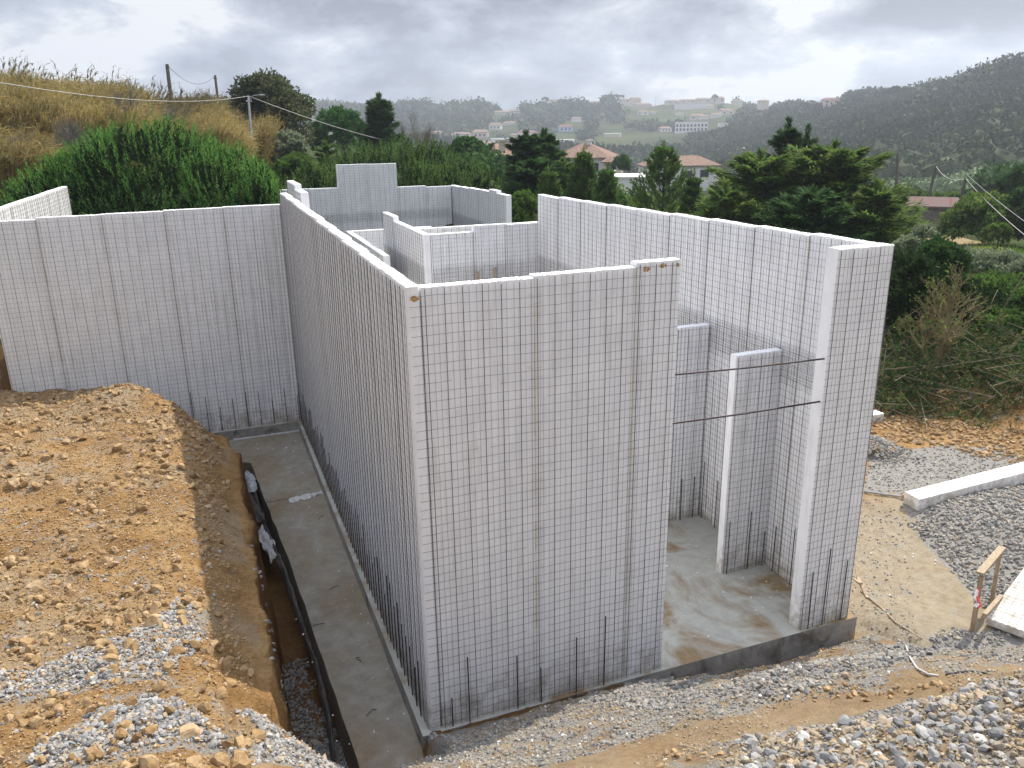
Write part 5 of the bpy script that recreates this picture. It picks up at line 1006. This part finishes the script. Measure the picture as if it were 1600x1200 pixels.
for i in range(9):
    px = 1395+i*24+rs_.uniform(-6, 6); dep = 520-i*8; t = P(px, np.interp(px, [1380, 1450, 1520, 1570, 1600], [136, 131, 128, 112, 103])+rs_.uniform(-4, 4), dep); r = rs_.uniform(5, 8); root = empty('skyline_tree', (t[0], t[1], float(lz(t[:1], t[1:2])[0])), ['leftmost', 'second', 'third', 'fourth', 'middle', 'sixth', 'seventh', 'eighth', 'rightmost'][i]+' of the nine dark trees along the right skyline', 'tree', 'trees on the right skyline'); acc = Acc()
    for k in range(4): acc.add(blob_leaves(t+[rs_.uniform(-r, r)*.7, 0, -r*.5-rs_.random()*r*.7], (r*.55, r*.55, r*.38), 260, 1.3, .35))
    acc.build('crown', L_HILL, root); b = MB(); b.tube([t-[0, 0, 18], t-[0, 0, r*.6]], .3, 6, .15); b.build('trunk', TRUNK, root)

# ------------------------------------------------------------------ poles, lamps, cables
def pole(px0, y0, px1, y1, dep, r, label, group, m=POLEM, name='utility_pole', cat='pole'):
    t = P(px0, y0, dep); q = P(px1, y1, dep); g = gz(q[0], q[1]); u = q-t; k = max(1.02, (t[2]-g+.4)/max(.1, (t[2]-q[2]))); bt = t+u*k; root = empty(name, tuple(bt), label, cat, group)
    b = MB(); b.tube([bt, t], r, 8, r*.75); b.build('shaft', m, root); b = MB(); s_ = RT*.0+np.array([RT[0], RT[1], 0]); tt = t-[0, 0, .25]; b.tube([tt-s_*.14, tt+s_*.14], .05, 5); b.build('insulator_bracket', m, root); return root, t
g1 = 'dark wooden poles on the skyline at the left'
_, tA = pole(261, 101, 268, 160, 62, .17, 'thicker leaning dark wooden pole rising from the dry reeds', g1); _, tB = pole(336, 118, 341, 160, 70, .13, 'thinner dark wooden pole right of the leaning one', g1)
_, tC = pole(388, 150, 393, 215, 42, .075, 'slim grey pole with a lamp arm in front of the dark rounded tree', None, LAMPM, 'lamp_pole', 'lamp pole')
b = MB(); b.tube([tC-[0, 0, .3], tC+RT*.25+[0, 0, .02], tC+RT*.62+[0, 0, .05]], .03, 6); b.build('lamp_arm', LAMPM, _); b = MB(); q = tC+RT*.72+[0, 0, .04]; b.tube([q-RT*.14, q, q+RT*.14], .055, 8, .04); b.build('lamp_head', LAMPM, _)
gr = 'dark poles carrying the cables on the right'
_, tD = pole(1403, 240, 1400, 300, 92, .20, 'leftmost of the three dark cable poles on the right', gr); _, tE = pole(1463, 260, 1452, 304, 76, .14, 'middle leaning cable pole on the right', gr); _, tG = pole(1509, 279, 1496, 337, 56, .12, 'nearest leaning cable pole, right of the red-roofed shed', gr)
def cable(a_, b_, sag, r, label, m=CABLE, group='overhead cables'):
    a_ = np.array(a_); b_ = np.array(b_); t = np.linspace(0, 1, 22); p = a_+(b_-a_)*t[:, None]; p[:, 2] -= sag*4*t*(1-t); bb = MB(); bb.tube(list(p), r, 5); tag(bb.build('cable', m, None, True), label, 'cable', group)
cable(P(-260, 78, 16), tC, .55, .010, 'thick pale cable crossing above the dry reeds to the lamp pole'); cable(tC, P(800, 226, 92), 1.5, .017, 'pale cable descending from the lamp pole past the flame-topped cypress')
cable(tA, tB, 1.0, .014, 'thin sagging wire between the two dark poles at the left', DCABLE); cable(tE, tG, .5, .020, 'double cable stretch between the middle and nearest poles on the right')
cable(tG, P(1720, 455, 24), .3, .014, 'lower pale cable running from the nearest pole out of the right edge'); cable(tG+[0, 0, .3], P(1740, 440, 24), .2, .010, 'upper pale cable running from the nearest pole out of the right edge'); cable(tD, tE, .7, .02, 'thin cable between the two farther poles on the right', DCABLE)
t = P(1151, 234, 118); root = empty('street_lamp', (t[0], t[1], gz(t[0], t[1])), 'tall street lamp with a curved arm left of the cypress tops', 'street lamp'); b = MB(); b.tube([(t[0], t[1], gz(t[0], t[1])), t], .09, 8, .06); b.build('post', LAMPM, root); b = MB(); b.tube([t, t+RT*.6+[0, 0, .15], t+RT*1.0+[0, 0, .15]], .05, 6); b.build('arm', LAMPM, root); b = MB(); b.tube([t+RT*.85+[0, 0, .16], t+RT*1.2+[0, 0, .15]], .13, 8, .06); b.build('lamp_head', LAMPM, root)
for px, y0, dep, lb in ((893, 150, 1040, 'thin mast on the far ridge above the umbrella-shaped pine'), (1025, 150, 1040, 'thin mast at the left of the ridge village'), (777, 160, 1020, 'thin mast above the pale ridge house'), (1448, 122, 520, 'leftmost of the thin posts on the right skyline'), (1465, 121, 515, 'second thin post on the right skyline'), (1481, 121, 510, 'third thin post on the right skyline'), (1496, 120, 505, 'rightmost thin post on the right skyline')):
    t = P(px, y0, dep); b = MB(); g = float(lz(t[:1], t[1:2])[0]); b.tube([(t[0], t[1], min(g, t[2]-8)-1), t], .22, 6, .12); tag(b.build('mast', POLEM), lb, 'mast', 'thin masts on the ridges')

# ------------------------------------------------------------------ air
m, t, b, o = newmat('haze_air'); t.nodes.remove(b); v = t.nodes.new('ShaderNodeVolumePrincipled'); v.inputs['Color'].default_value = (.78, .87, 1, 1); v.inputs['Density'].default_value = .00044; v.inputs['Anisotropy'].default_value = .3
t.links.new(v.outputs[0], o.inputs['Volume'])
b = MB(); b.box((CAM[0]-1850, CAM[1]-1850, -140), (CAM[0]+1850, CAM[1]+1850, 150)); hz = b.build('haze', m); tag(hz, kind='stuff')
print('land z', float(Z2.min()), float(Z2.max()))
# sandy path climbing between the shrubs on the right
path = [(1465, 362, 58), (1490, 378, 52), (1520, 392, 46), (1560, 405, 41), (1600, 430, 36), (1660, 470, 31)]
V = []; n = 40; pp = np.array([P(*q) for q in path]); tt = np.linspace(0, len(pp)-1, n); cx_ = np.interp(tt, range(len(pp)), pp[:, 0]); cy_ = np.interp(tt, range(len(pp)), pp[:, 1]); dx_, dy_ = np.gradient(cx_), np.gradient(cy_); dl = np.hypot(dx_, dy_)
for i in range(n):
    wv = 1.5+.5*float(fbm(np.array(i*.4), np.array(1.), 2, 3))
    for j in range(7): q = (j/6-.5)*2*wv; x, y = cx_[i]-dy_[i]/dl[i]*q, cy_[i]+dx_[i]/dl[i]*q; V.append((x, y, float(lz(np.array([x]), np.array([y]))[0])+.05))
PATHM = mat('path_earth', (.27, .185, .10), (.14, .12, .05), .8, .95, .8, 6, .05)
tag(npmesh('path', np.array(V), [[i*7+j, i*7+j+1, i*7+j+8, i*7+j+7][::-1] for i in range(n-1) for j in range(6)], PATHM, None, True), kind='structure')

FOAMBIT = mat('foam_bits', (.78, .78, .78), (.7, .7, .7), 5, .8)
for poly, dn, lb in (([(-1.6, 0), (-.1, 0), (-.1, 11), (-1.6, 11)], 5, 'tiny white foam crumbs on the footing strip'), ([(6.4, -1), (13, -1), (14, 7), (6.4, 7)], 2.2, 'white foam crumbs blown over the yard'), ([(3.2, .2), (5.9, .2), (5.9, 3.3), (3.2, 3.3)], 5, 'white foam crumbs on the slab inside the bay'), (frontp, 3, 'white foam crumbs on the slope before the walls')):
    x, y = sample(poly, dn); z = np.where((x > -1.25) & (x < -.1) & (y > -.5), -.228, np.where((x > -.1) & (x < 6.26) & (y > -.06), .003, Z(x, y)+.01)); k = ~((x < -1.2) & (x > -1.7)); tag(stones('foam_crumbs', np.stack([x, y, z], 1)[k], rng.uniform(.012, .035, k.sum()), FOAMBIT, .6, .2, False, .1), lb, 'foam crumbs')
